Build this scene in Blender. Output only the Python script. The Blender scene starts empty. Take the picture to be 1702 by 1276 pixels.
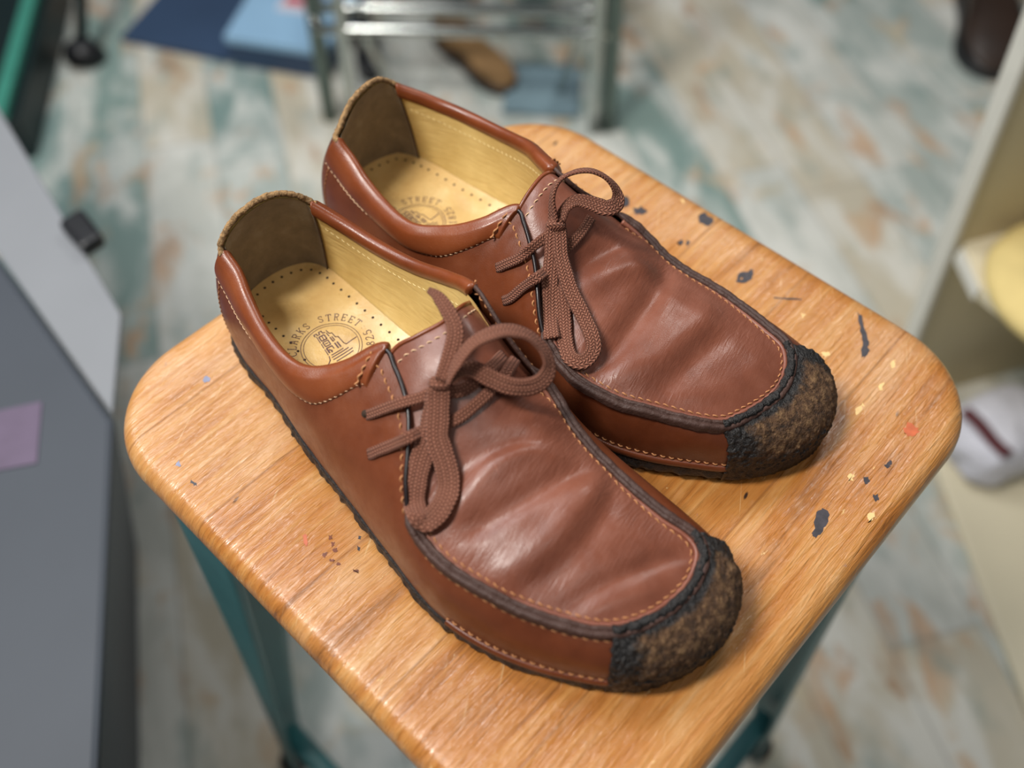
import bpy, math, random
import numpy as np
from mathutils import Vector, Matrix
from mathutils.bvhtree import BVHTree

sc = bpy.context.scene
COL = sc.collection
SEAT = 0.75                      # height of the stool's seat above the floor
rng = np.random.default_rng(7)

# ------------------------------------------------------------------ camera
cam_d = bpy.data.cameras.new('camera')
cam = bpy.data.objects.new('camera', cam_d)
COL.objects.link(cam)
cam.location = (0.0, -0.28679, SEAT + 0.40958)
cam.rotation_euler = (math.radians(90 - 55), 0, 0)
cam_d.sensor_width = 36.0
cam_d.lens = 36.0 * 1574 / 1702
cam_d.clip_start = 0.02
cam_d.clip_end = 30
cam_d.dof.use_dof = True
cam_d.dof.focus_distance = 0.455
cam_d.dof.aperture_fstop = (cam_d.lens / 1000) / 0.0097
cam_d.dof.aperture_blades = 0
sc.camera = cam

# ------------------------------------------------------------------ light
sc.view_settings.view_transform = 'Standard'
sc.view_settings.look = 'None'
sc.view_settings.gamma = 1.0
sc.view_settings.use_curve_mapping = False
sc.view_settings.exposure = -0.22
w = bpy.data.worlds.new('shop_air')
sc.world = w
w.use_nodes = True
bg = w.node_tree.nodes['Background']
bg.inputs[0].default_value = (0.86, 0.93, 1.0, 1)
bg.inputs[1].default_value = 0.11


def area(name, direction, dist, size, power, col, target=(0, 0, SEAT), size_y=None):
    d = bpy.data.lights.new(name, 'AREA')
    d.energy = power
    d.color = col
    d.size = size
    if size_y:
        d.shape = 'RECTANGLE'
        d.size_y = size_y
    o = bpy.data.objects.new(name, d)
    COL.objects.link(o)
    v = Vector(direction).normalized()
    o.location = Vector(target) + v * dist
    o.rotation_euler = v.to_track_quat('Z', 'Y').to_euler()
    return o


area('ceiling_strip_light', (-0.48, -0.10, 0.87), 1.75, 0.22, 38, (1.0, 0.965, 0.91), size_y=0.55)
area('shop_window_light', (-0.44, 0.42, 0.84), 2.0, 0.8, 25, (0.96, 0.98, 1.0))
area('added_fill_near', (0.35, -0.75, 1.5), 2.2, 0.35, 7, (1.0, 0.97, 0.92))  # unseen fill lamp, added to brighten the front faces
area('ceiling_light_behind', (0.55, 1.0, 1.3), 2.3, 0.5, 14, (1.0, 0.97, 0.93))


# ------------------------------------------------------------------ helpers
def link(o, parent=None):
    COL.objects.link(o)
    if parent is not None:
        o.parent = parent
    return o


def tag(o, label=None, cat=None, group=None, kind=None):
    if label:
        o['label'] = label
    if cat:
        o['category'] = cat
    if group:
        o['group'] = group
    if kind:
        o['kind'] = kind
    return o


def thing(name, label, cat, loc=(0, 0, 0), rotz=0.0, group=None):
    o = bpy.data.objects.new(name, None)
    o.empty_display_size = 0.02
    COL.objects.link(o)
    o.location = loc
    o.rotation_euler = (0, 0, rotz)
    return tag(o, label, cat, group)


def mesh(name, V, F, mats, parent=None, smooth=True, midx=None, uv=None, attr=None):
    me = bpy.data.meshes.new(name)
    me.from_pydata([tuple(map(float, v)) for v in V], [], [tuple(int(i) for i in f) for f in F])
    if not isinstance(mats, (list, tuple)):
        mats = [mats]
    for m in mats:
        me.materials.append(m)
    if midx is not None:
        me.polygons.foreach_set('material_index', np.asarray(midx, dtype=np.int32))
    if smooth:
        me.polygons.foreach_set('use_smooth', np.ones(len(me.polygons), dtype=bool))
    if uv is not None:
        ul = me.uv_layers.new(name='UVMap')
        li = np.empty(len(me.loops), dtype=np.int32)
        me.loops.foreach_get('vertex_index', li)
        ul.data.foreach_set('uv', np.asarray(uv, dtype=np.float32)[li].ravel())
    if attr is not None:
        for k, a in attr.items():
            at = me.attributes.new(k, 'FLOAT', 'POINT')
            at.data.foreach_set('value', np.asarray(a, dtype=np.float32))
    me.update()
    o = bpy.data.objects.new(name, me)
    return link(o, parent)


def mod_solid(o, t, off=-1):
    m = o.modifiers.new('thickness', 'SOLIDIFY')
    m.thickness = t
    m.offset = off
    return o


def mod_bevel(o, wd, seg=2):
    m = o.modifiers.new('bevel', 'BEVEL')
    m.width = wd
    m.segments = seg
    m.limit_method = 'ANGLE'
    return o


def grid_faces(nr, ncol, closed_c=False, closed_r=False, flip=False):
    F = []
    R = nr if closed_r else nr - 1
    C = ncol if closed_c else ncol - 1
    for i in range(R):
        for j in range(C):
            a = i * ncol + j
            b = i * ncol + (j + 1) % ncol
            c = ((i + 1) % nr) * ncol + (j + 1) % ncol
            d = ((i + 1) % nr) * ncol + j
            F.append((a, d, c, b) if flip else (a, b, c, d))
    return F


def catmull(P, closed=True):
    """returns f(s) for s in station units"""
    P = np.asarray(P, float)
    n = len(P)

    def f(s):
        s = np.atleast_1d(np.asarray(s, float))
        if closed:
            s = np.mod(s, n)
        else:
            s = np.clip(s, 0, n - 1 - 1e-9)
        i = np.floor(s).astype(int)
        t = (s - i)[:, None]
        if closed:
            p0, p1, p2, p3 = (P[(i + k) % n] for k in (-1, 0, 1, 2))
        else:
            p1, p2 = P[i], P[np.minimum(i + 1, n - 1)]
            p0 = np.where((i > 0)[:, None], P[np.maximum(i - 1, 0)], 2 * p1 - p2)
            p3 = np.where((i < n - 2)[:, None], P[np.minimum(i + 2, n - 1)], 2 * p2 - p1)
        return 0.5 * ((2 * p1) + (-p0 + p2) * t + (2 * p0 - 5 * p1 + 4 * p2 - p3) * t ** 2
                      + (-p0 + 3 * p1 - 3 * p2 + p3) * t ** 3)
    return f


def smoothstep(a, b, x):
    t = np.clip((np.asarray(x, float) - a) / (b - a), 0, 1)
    return t * t * (3 - 2 * t)


_perm = np.random.default_rng(3).random((64, 64, 64))


def vnoise(P, scale):
    """cheap value noise in -1..1 for an (n,3) array"""
    q = np.asarray(P, float) * scale
    i = np.floor(q).astype(int)
    f = q - i
    f = f * f * (3 - 2 * f)
    out = 0
    for dx in (0, 1):
        for dy in (0, 1):
            for dz in (0, 1):
                wgt = (np.where(dx, f[:, 0], 1 - f[:, 0]) * np.where(dy, f[:, 1], 1 - f[:, 1])
                       * np.where(dz, f[:, 2], 1 - f[:, 2]))
                out = out + wgt * _perm[(i[:, 0] + dx) % 64, (i[:, 1] + dy) % 64, (i[:, 2] + dz) % 64]
    return out * 2 - 1


def frames(P, up=None):
    P = np.asarray(P, float)
    T = np.gradient(P, axis=0)
    T /= np.linalg.norm(T, axis=1)[:, None] + 1e-12
    if up is None:
        up = np.tile([0, 0, 1.0], (len(P), 1))
    U = np.asarray(up, float)
    N = U - (U * T).sum(1)[:, None] * T
    N /= np.linalg.norm(N, axis=1)[:, None] + 1e-12
    S = np.cross(T, N)
    return T, N, S


def tube(name, P, r, mat, parent=None, seg=8, up=None, ry=None, closed=False, cap=True, noise=None):
    """a tube of radius r (number or list) along P; ry = radius along the normal"""
    P = np.asarray(P, float)
    n = len(P)
    if closed:
        Pe = np.vstack([P[-1:], P, P[:1]])
        T, N, S = (a[1:-1] for a in frames(Pe, None if up is None else np.vstack([up[-1:], up, up[:1]])))
    else:
        T, N, S = frames(P, up)
    r = np.broadcast_to(np.asarray(r, float), (n,))
    ry = r if ry is None else np.broadcast_to(np.asarray(ry, float), (n,))
    a = np.linspace(0, 2 * math.pi, seg, endpoint=False)
    V = (P[:, None] + S[:, None] * (np.cos(a)[None, :, None] * r[:, None, None])
         + N[:, None] * (np.sin(a)[None, :, None] * ry[:, None, None])).reshape(-1, 3)
    if noise:
        V = V + noise[0] * np.stack([vnoise(V + k, noise[1]) for k in (0, 7.3, 13.1)], 1)
    F = grid_faces(n, seg, closed_c=True, closed_r=closed)
    if cap and not closed:
        F.append(tuple(range(seg))[::-1])
        F.append(tuple((n - 1) * seg + k for k in range(seg)))
    return mesh(name, V, F, mat, parent)


def resample(P, step):
    P = np.asarray(P, float)
    d = np.r_[0, np.cumsum(np.linalg.norm(np.diff(P, axis=0), axis=1))]
    n = max(2, int(round(d[-1] / step)) + 1)
    t = np.linspace(0, d[-1], n)
    return np.stack([np.interp(t, d, P[:, k]) for k in range(3)], 1)


def bvh_of(*objs):
    V, F = [], []
    for o in objs:
        k = len(V)
        V += [v.co.copy() for v in o.data.vertices]
        F += [tuple(k + i for i in p.vertices) for p in o.data.polygons]
    return BVHTree.FromPolygons(V, F)


def snap(P, bvh, off=0.0):
    out, nr = [], []
    for p in np.asarray(P, float):
        c, n, _, _ = bvh.find_nearest(Vector(p))
        out.append(np.array(c) + np.array(n) * off)
        nr.append(np.array(n))
    return np.array(out), np.array(nr)


def thread(name, P, N, mat, parent, pitch=0.0036, r=0.00042, h=0.0005):
    """one continuous sewing thread that dives in and out of the leather"""
    P = np.asarray(P, float)
    d = np.r_[0, np.cumsum(np.linalg.norm(np.diff(P, axis=0), axis=1))]
    n = max(4, int(d[-1] / (pitch / 8)))
    t = np.linspace(0, d[-1], n)
    Q = np.stack([np.interp(t, d, P[:, k]) for k in range(3)], 1)
    M = np.stack([np.interp(t, d, N[:, k]) for k in range(3)], 1)
    M /= np.linalg.norm(M, axis=1)[:, None]
    T = np.gradient(Q, axis=0)
    T /= np.linalg.norm(T, axis=1)[:, None]
    S = np.cross(T, M)
    ph = 2 * math.pi * t / pitch
    Q = Q + M * (h * (np.cos(ph) * 1.2 - 0.25))[:, None] + S * (0.00025 * np.sin(ph))[:, None]
    return tube(name, Q, r, mat, parent, seg=6, up=M)


# ------------------------------------------------------------------ materials
class NT:
    def __init__(s, name):
        s.m = bpy.data.materials.new(name)
        s.m.use_nodes = True
        s.t = s.m.node_tree
        s.b = s.t.nodes['Principled BSDF']
        s.co = None

    def n(s, typ, **kw):
        nd = s.t.nodes.new(typ)
        for k, v in kw.items():
            if k.startswith('i_'):
                k = k[2:].replace('_', ' ')
                s.put(nd.inputs[k], v)
            else:
                setattr(nd, k, v)
        return nd

    def put(s, sock, v):
        if hasattr(v, 'node') or isinstance(v, bpy.types.NodeSocket):
            s.t.links.new(v, sock)
        elif isinstance(v, (tuple, list)) and len(v) == 3 and sock.type == 'RGBA':
            sock.default_value = (*v, 1)
        elif sock.type == 'RGBA' and isinstance(v, (int, float)):
            sock.default_value = (v, v, v, 1)
        else:
            sock.default_value = v

    def coord(s, kind='Object', scale=(1, 1, 1), rot=(0, 0, 0), loc=(0, 0, 0)):
        tc = s.n('ShaderNodeTexCoord')
        v = tc.outputs[kind]
        if any(rot):                       # turn first, then stretch
            m0 = s.n('ShaderNodeMapping')
            s.t.links.new(v, m0.inputs['Vector'])
            m0.inputs['Rotation'].default_value = rot
            v = m0.outputs[0]
        mp = s.n('ShaderNodeMapping')
        s.t.links.new(v, mp.inputs['Vector'])
        mp.inputs['Scale'].default_value = scale
        mp.inputs['Location'].default_value = loc
        return mp.outputs[0]

    def noise(s, vec, scale, detail=4, rough=0.55, dist=0.0):
        return s.n('ShaderNodeTexNoise', i_Vector=vec, i_Scale=scale, i_Detail=detail, i_Roughness=rough,
                   i_Distortion=dist).outputs['Fac']

    def vor(s, vec, scale, feature='F1', out='Distance', rand=1.0):
        nd = s.n('ShaderNodeTexVoronoi', feature=feature, i_Vector=vec, i_Scale=scale)
        nd.inputs['Randomness'].default_value = rand
        return nd.outputs[out]

    def wave(s, vec, scale, dist=2.0, detail=2, dscale=1.0, direction='X'):
        return s.n('ShaderNodeTexWave', bands_direction=direction, i_Vector=vec, i_Scale=scale, i_Distortion=dist,
                   i_Detail=detail, i_Detail_Scale=dscale).outputs['Fac']

    def ramp(s, fac, stops, interp='LINEAR'):
        nd = s.n('ShaderNodeValToRGB')
        nd.color_ramp.interpolation = interp
        e = nd.color_ramp.elements
        while len(e) < len(stops):
            e.new(0.5)
        for k, (p, c) in enumerate(stops):
            e[k].position = p
            if not isinstance(c, (tuple, list)):
                c = (c, c, c)
            e[k].color = (*c, 1)
        s.put(nd.inputs['Fac'], fac)
        return nd.outputs['Color']

    def mix(s, fac, a, b, blend='MIX'):
        nd = s.n('ShaderNodeMix', data_type='RGBA', blend_type=blend)
        s.put(nd.inputs[0], fac)
        s.put(nd.inputs[6], a)
        s.put(nd.inputs[7], b)
        return nd.outputs[2]

    def math(s, op, a, b=0.0, c=0.0, clamp=False):
        nd = s.n('ShaderNodeMath', operation=op, use_clamp=clamp)
        s.put(nd.inputs[0], a)
        s.put(nd.inputs[1], b)
        s.put(nd.inputs[2], c)
        return nd.outputs[0]

    def attr(s, name):
        return s.n('ShaderNodeAttribute', attribute_name=name).outputs['Fac']

    def bump(s, height, strength=0.3, dist=0.001, normal=None):
        nd = s.n('ShaderNodeBump', i_Height=height, i_Strength=strength, i_Distance=dist)
        if normal is not None:
            s.t.links.new(normal, nd.inputs['Normal'])
        return nd.outputs[0]

    def out(s, color=None, rough=None, normal=None, metal=None, spec=None, coat=None, coat_rough=None, sheen=None):
        for k, v in (('Base Color', color), ('Roughness', rough), ('Normal', normal), ('Metallic', metal),
                     ('Specular IOR Level', spec), ('Coat Weight', coat), ('Coat Roughness', coat_rough),
                     ('Sheen Weight', sheen)):
            if v is not None:
                s.put(s.b.inputs[k], v)
        return s.m


def srgb(r, g, b):
    f = lambda c: (c / 255 / 12.92) if c / 255 <= 0.04045 else ((c / 255 + 0.055) / 1.055) ** 2.4
    return (f(r), f(g), f(b))


def plain(name, col, rough=0.5, metal=0.0, var=0.12, scale=40, bump=0.0, bscale=400, spec=0.5):
    t = NT(name)
    v = t.coord()
    n = t.noise(v, scale)
    a = tuple(c * (1 - var) for c in col)
    b = tuple(min(1, c * (1 + var)) for c in col)
    nr = t.bump(t.noise(v, bscale), bump, 0.001) if bump else None
    return t.out(t.ramp(n, [(0.3, a), (0.7, b)]), rough, nr, metal, spec)


def leather(name, c1, c2, c3, rough=0.36, creases=0.0, grain=1.0):
    t = NT(name)
    v = t.coord()
    big = t.noise(v, 16, 3, 0.5)
    mid = t.noise(v, 70, 4, 0.6)
    col = t.ramp(t.math('MULTIPLY_ADD', mid, 0.35, t.math('MULTIPLY', big, 0.65)),
                 [(0.30, c1), (0.5, c2), (0.72, c3)])
    # small scuffs
    sv = t.coord(scale=(60, 420, 120), rot=(0, 0, 0.35))
    scuff = t.ramp(t.noise(sv, 1.0, 2, 0.5), [(0.74, 0.0), (0.80, 1.0)])
    col = t.mix(t.math('MULTIPLY', scuff, 0.22), col, tuple(min(1, c * 2.2 + 0.02) for c in c3))
    g = t.vor(v, 1500)
    g2 = t.noise(v, 900, 2)
    h = t.math('MULTIPLY_ADD', g2, 0.5, g)
    nr = t.bump(h, 0.10 * grain, 0.0004)
    if creases:
        # fine transverse wrinkles gathered in the flex zone (attribute 'flex')
        cv = t.coord(scale=(560, 95, 150), rot=(0, 0, -0.2))
        wr = t.noise(cv, 1.0, 2, 0.5, 0.8)
        cr = t.math('MULTIPLY', t.math('MULTIPLY', wr, creases), t.attr('flex'))
        nr = t.bump(cr, 0.55, 0.0007, nr)
    r = t.ramp(t.noise(v, 220, 3), [(0.3, rough - 0.05), (0.75, rough + 0.09)])
    return t.out(col, r, nr, spec=0.5)


M = {}
M['vamp'] = leather('smooth_brown_vamp_leather', srgb(98, 52, 36), srgb(120, 69, 51), srgb(138, 86, 68), 0.37, 1.0)
M['wall'] = leather('brown_side_leather', srgb(82, 38, 19), srgb(107, 54, 30), srgb(124, 69, 43), 0.36)
M['collar'] = leather('brown_collar_leather', srgb(100, 46, 21), srgb(124, 62, 31), srgb(138, 76, 44), 0.33)
M['darkedge'] = plain('dark_cut_leather_edge', srgb(66, 42, 34), 0.6, bump=0.6, bscale=700)
M['piping'] = leather('reddish_vamp_edge', srgb(104, 54, 38), srgb(126, 72, 54), srgb(150, 98, 76), 0.42)
M['blackedge'] = plain('black_painted_edge', srgb(30, 20, 20), 0.3)
M['thread'] = plain('tan_thread', srgb(176, 120, 76), 0.7, scale=300)
M['thread_pale'] = plain('pale_thread', srgb(214, 176, 140), 0.7, scale=300)
M['thread_cream'] = plain('cream_thread', srgb(226, 206, 150), 0.7, scale=300)
M['rawtan'] = plain('raw_tan_suede_edge', srgb(150, 118, 80), 0.95, var=0.45, scale=500, bump=0.9, bscale=1100)
M['stamp'] = plain('stamped_brown_ink', srgb(84, 52, 50), 0.5, var=0.2, scale=600)
M['hole'] = plain('dark_perforation', srgb(50, 34, 20), 0.9)


def mat_suede():
    t = NT('grey_brown_suede')
    v = t.coord()
    n = t.noise(v, 45, 5, 0.6)
    col = t.ramp(n, [(0.3, srgb(104, 90, 70)), (0.55, srgb(134, 120, 98)), (0.75, srgb(160, 150, 132))])
    return t.out(col, 0.8, t.bump(t.noise(v, 1600, 2), 0.25, 0.0005), spec=0.3, sheen=0.15)


def mat_lining():
    t = NT('tan_lining_leather')
    v = t.coord()
    n = t.noise(v, 30, 4, 0.6)
    col = t.ramp(n, [(0.3, srgb(194, 162, 96)), (0.55, srgb(212, 182, 116)), (0.75, srgb(222, 196, 134))])
    cv = t.coord(scale=(45, 60, 230), rot=(0.1, 0.05, 0))
    wr = t.noise(cv, 1.0, 2, 0.45, 1.2)
    nr = t.bump(wr, 0.32, 0.0014, t.bump(t.noise(v, 900, 2), 0.15, 0.0004))
    return t.out(col, 0.48, nr, spec=0.4)


def mat_insole():
    t = NT('polished_tan_insole')
    v = t.coord()
    n = t.noise(v, 40, 4, 0.6)
    col = t.ramp(n, [(0.3, srgb(186, 150, 92)), (0.55, srgb(206, 172, 112)), (0.78, srgb(224, 196, 142))])
    nr = t.bump(t.noise(v, 160, 4, 0.6), 0.22, 0.0016, t.bump(t.noise(v, 1100, 2), 0.2, 0.0004))
    return t.out(col, t.ramp(t.noise(v, 90, 3), [(0.3, 0.24), (0.7, 0.42)]), nr, spec=0.5)


def mat_crepe():
    t = NT('worn_black_crepe_rubber')
    v = t.coord()
    worn = t.attr('worn')
    lump = t.noise(v, 240, 5, 0.7)
    fine = t.noise(v, 700, 3, 0.6)
    dark = t.ramp(fine, [(0.3, srgb(20, 19, 20)), (0.6, srgb(40, 37, 36)), (0.8, srgb(74, 66, 60))])
    brown = t.ramp(lump, [(0.32, srgb(40, 28, 20)), (0.5, srgb(84, 58, 36)), (0.68, srgb(128, 98, 66))])
    k = t.ramp(t.math('MULTIPLY_ADD', t.noise(v, 190, 4, 0.65), 0.8, worn), [(0.72, 0.0), (1.15, 1.0)])
    col = t.mix(k, dark, brown)
    nr = t.bump(t.math('MULTIPLY_ADD', fine, 0.6, lump), 0.9, 0.0022)
    rough = t.mix(k, t.ramp(lump, [(0.35, 0.28), (0.65, 0.62)]), 0.8)
    return t.out(col, rough, nr, spec=0.45)


def mat_lace(name, c1, c2):
    t = NT(name)
    v = t.coord('UV')                       # u across in mm, v along in mm
    sx = t.n('ShaderNodeSeparateXYZ')
    t.put(sx.inputs[0], v)
    # herringbone plait of the flat cotton lace
    u, l = sx.outputs[0], sx.outputs[1]
    z = t.math('ABSOLUTE', t.math('SUBTRACT', t.math('FRACT', t.math('MULTIPLY', u, 0.34)), 0.5))
    a = t.math('SINE', t.math('MULTIPLY', t.math('ADD', l, t.math('MULTIPLY', z, 3.4)), 3.9))
    b = t.math('COSINE', t.math('MULTIPLY', u, 4.27))
    hgt = t.math('MULTIPLY_ADD', t.math('MULTIPLY', a, 0.5), 1.0, t.math('MULTIPLY', b, 0.30))
    ov = t.coord()
    col = t.ramp(hgt, [(-0.0, c1), (0.55, c2)])
    col = t.mix(t.math('MULTIPLY', t.noise(ov, 160, 3), 0.45), col, tuple(c * 0.6 for c in c2))
    nr = t.bump(hgt, 0.8, 0.0008, t.bump(t.noise(ov, 2600, 2), 0.4, 0.0003))
    return t.out(col, 0.9, nr, spec=0.15, sheen=0.04)


def mat_wood():
    t = NT('worn_varnished_stool_wood')
    ang = math.radians(-47)
    # grain runs along the local x of this mapping
    g = t.coord(scale=(5, 60, 20), rot=(0, 0, ang))
    fine = t.coord(scale=(26, 420, 60), rot=(0, 0, ang))
    v = t.coord()
    n1 = t.noise(g, 1.0, 5, 0.62, 1.4)
    n2 = t.noise(fine, 1.0, 4, 0.65, 0.4)
    blot = t.noise(v, 11, 4, 0.6)
    f = t.math('MULTIPLY_ADD', n1, 0.45, t.math('MULTIPLY_ADD', blot, 0.33, t.math('MULTIPLY', n2, 0.22)))
    col = t.ramp(f, [(0.37, srgb(116, 66, 24)), (0.45, srgb(172, 108, 46)), (0.54, srgb(190, 133, 70)),
                     (0.66, srgb(212, 170, 118))])
    # varnish rubbed away to paler, greyer wood
    rub = t.ramp(t.noise(t.coord(scale=(14, 30, 14), rot=(0, 0, ang), loc=(3.1, 0.4, 0)), 1.0, 5, 0.7), [(0.50, 0.0), (0.64, 1.0)])
    col = t.mix(t.math('MULTIPLY', rub, 0.5), col, srgb(206, 164, 124))
    # short dark fibres
    fib = t.ramp(t.noise(t.coord(scale=(60, 900, 60), rot=(0, 0, ang)), 1.0, 3, 0.6), [(0.62, 0.0), (0.72, 1.0)])
    col = t.mix(t.math('MULTIPLY', fib, 0.45), col, srgb(128, 78, 36))
    # random scratches
    scr = t.ramp(t.noise(t.coord(scale=(700, 26, 50), rot=(0, 0, 0.2)), 1.0, 2, 0.5), [(0.70, 0.0), (0.76, 1.0)])
    col = t.mix(t.math('MULTIPLY', scr, 0.4), col, srgb(232, 204, 158))
    # board joints of the glued-up seat
    bx = t.coord(scale=(1, 1, 1), rot=(0, 0, ang))
    sx = t.n('ShaderNodeSeparateXYZ')
    t.put(sx.inputs[0], bx)
    fr = t.math('FRACT', t.math('MULTIPLY_ADD', sx.outputs[1], 16.0, 0.37))
    joint = t.ramp(t.math('ABSOLUTE', t.math('SUBTRACT', fr, 0.5)), [(0.0, 1.0), (0.016, 0.0)])
    bid = t.n('ShaderNodeTexWhiteNoise', noise_dimensions='1D')
    t.put(bid.inputs['W'], t.math('FLOOR', t.math('MULTIPLY_ADD', sx.outputs[1], 16.0, 0.37 + 0.5)))
    col = t.mix(0.25, col, t.ramp(bid.outputs[0], [(0.0, srgb(168, 106, 48)), (1.0, srgb(206, 158, 104))]))
    col = t.mix(t.math('MULTIPLY', joint, 0.55), col, srgb(120, 74, 34))
    # knocked and flaked varnish
    flake = t.ramp(t.noise(t.coord(scale=(60, 130, 60), rot=(0, 0, ang)), 1.0, 5, 0.75), [(0.66, 0.0), (0.69, 1.0)])
    col = t.mix(t.math('MULTIPLY', flake, 0.6), col, srgb(232, 198, 140))
    # dark nicks and paint specks
    nick = t.ramp(t.vor(t.coord(scale=(70, 24, 40), rot=(0, 0, 0.5)), 1.0), [(0.045, 1.0), (0.075, 0.0)])
    gate = t.ramp(t.noise(v, 22, 2), [(0.5, 0.0), (0.56, 1.0)])
    col = t.mix(t.math('MULTIPLY', nick, gate), col, srgb(58, 38, 28))
    ink = t.ramp(t.noise(v, 120, 4, 0.6), [(0.70, 0.0), (0.76, 1.0)])
    col = t.mix(t.math('MULTIPLY', ink, 0.35), col, srgb(120, 110, 130))
    hgt = t.math('MULTIPLY_ADD', n2, 1.0, t.math('MULTIPLY', n1, 0.8))
    ripple = t.noise(t.coord(scale=(70, 300, 60), rot=(0, 0, ang)), 1.0, 2, 0.5, 0.6)
    nr = t.bump(hgt, 0.8, 0.0015, t.bump(ripple, 0.5, 0.0012, t.bump(flake, 0.3, 0.0006)))
    t.put(t.b.inputs['Coat Normal'], nr)
    rough = t.ramp(t.math('MULTIPLY_ADD', n2, 0.5, t.math('MULTIPLY', blot, 0.5)), [(0.35, 0.24), (0.65, 0.42)])
    return t.out(col, rough, nr, spec=0.5, coat=0.4, coat_rough=0.24)


def mat_floor():
    t = NT('distressed_painted_planks')
    ang = -math.radians(15.3)
    P = t.coord(rot=(0, 0, ang))
    sx = t.n('ShaderNodeSeparateXYZ')
    t.put(sx.inputs[0], P)
    W = 0.122
    xi = t.math('FLOOR', t.math('MULTIPLY', sx.outputs[0], 1 / W))
    xf = t.math('FRACT', t.math('MULTIPLY', sx.outputs[0], 1 / W))
    wn = t.n('ShaderNodeTexWhiteNoise', noise_dimensions='1D')
    t.put(wn.inputs['W'], xi)
    yo = t.math('MULTIPLY_ADD', wn.outputs[0], 3.0, t.math('MULTIPLY', sx.outputs[1], 1 / 0.62))
    yi = t.math('FLOOR', yo)
    yf = t.math('FRACT', yo)
    wn2 = t.n('ShaderNodeTexWhiteNoise', noise_dimensions='2D')
    cv = t.n('ShaderNodeCombineXYZ')
    t.put(cv.inputs[0], xi)
    t.put(cv.inputs[1], yi)
    t.put(wn2.inputs['Vector'], cv.outputs[0])
    idv = wn2.outputs[0]
    base = t.ramp(idv, [(0.0, srgb(128, 152, 148)), (0.22, srgb(172, 182, 176)), (0.42, srgb(200, 202, 194)),
                        (0.62, srgb(136, 158, 152)), (0.8, srgb(200, 192, 172)), (1.0, srgb(210, 210, 202))], 'CONSTANT')
    q = t.coord(scale=(13, 5.5, 1), rot=(0, 0, ang))
    off = t.n('ShaderNodeVectorMath', operation='ADD')
    t.put(off.inputs[0], q)
    t.put(off.inputs[1], wn2.outputs[1])
    m1 = t.noise(q, 1.0, 4, 0.6, 0.4)
    pale = t.ramp(m1, [(0.44, 0.0), (0.60, 1.0)])
    col = t.mix(t.math('MULTIPLY', pale, 0.68), base, srgb(230, 230, 223))
    q2 = t.coord(scale=(14, 7, 1), rot=(0, 0, ang), loc=(5.2, 1.7, 0))
    m2 = t.noise(q2, 1.0, 4, 0.62, 0.5)
    rust = t.ramp(m2, [(0.55, 0.0), (0.64, 1.0)])
    rcol = t.ramp(t.noise(P, 5, 2), [(0.35, srgb(172, 136, 104)), (0.5, srgb(204, 162, 122)), (0.65, srgb(206, 192, 162))])
    col = t.mix(t.math('MULTIPLY', rust, 0.75), col, rcol)
    m3 = t.noise(t.coord(scale=(15, 8, 1), rot=(0, 0, ang), loc=(1.2, 7.7, 0)), 1.0, 3, 0.6)
    teal = t.ramp(m3, [(0.54, 0.0), (0.70, 1.0)])
    col = t.mix(t.math('MULTIPLY', teal, 0.5), col, srgb(126, 150, 146))
    gap = t.math('MAXIMUM', t.ramp(t.math('ABSOLUTE', t.math('SUBTRACT', xf, 0.5)), [(0.475, 0.0), (0.495, 1.0)]),
                 t.ramp(t.math('ABSOLUTE', t.math('SUBTRACT', yf, 0.5)), [(0.494, 0.0), (0.499, 1.0)]))
    col = t.mix(t.math('MULTIPLY', gap, 0.35), col, srgb(110, 104, 96))
    return t.out(col, 0.5, t.bump(t.math('SUBTRACT', 1.0, gap), 0.3, 0.001), spec=0.4)


M['suede'] = mat_suede()
M['lining'] = mat_lining()
M['insole'] = mat_insole()
M['crepe'] = mat_crepe()
M['lace'] = mat_lace('brown_plaited_cotton', srgb(98, 56, 43), srgb(174, 120, 98))
M['wood'] = mat_wood()
M['mark_ink'] = plain('black_paint_spot', srgb(52, 48, 54), 0.5, var=0.4, scale=300)
M['mark_red'] = plain('red_paint_spot', srgb(186, 92, 52), 0.5, var=0.2, scale=200)
M['mark_rust'] = plain('brown_spot', srgb(110, 56, 32), 0.5, var=0.3, scale=300)
M['mark_pale'] = plain('flaked_varnish', srgb(226, 190, 130), 0.6, var=0.1, scale=300)
M['mark_blue'] = plain('blue_ink_spot', srgb(128, 132, 158), 0.5, var=0.2, scale=300)
M['floor'] = mat_floor()
M['teal'] = plain('teal_painted_steel', srgb(58, 112, 116), 0.42, var=0.1, scale=30)

# ------------------------------------------------------------------ the floor
fl = mesh('floor', [(-3, -1.5, 0), (3.5, -1.5, 0), (3.5, 5, 0), (-3, 5, 0)], [(0, 1, 2, 3)], M['floor'], smooth=False)
tag(fl, 'distressed floor of pale teal and whitewashed painted planks', kind='structure')

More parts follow.
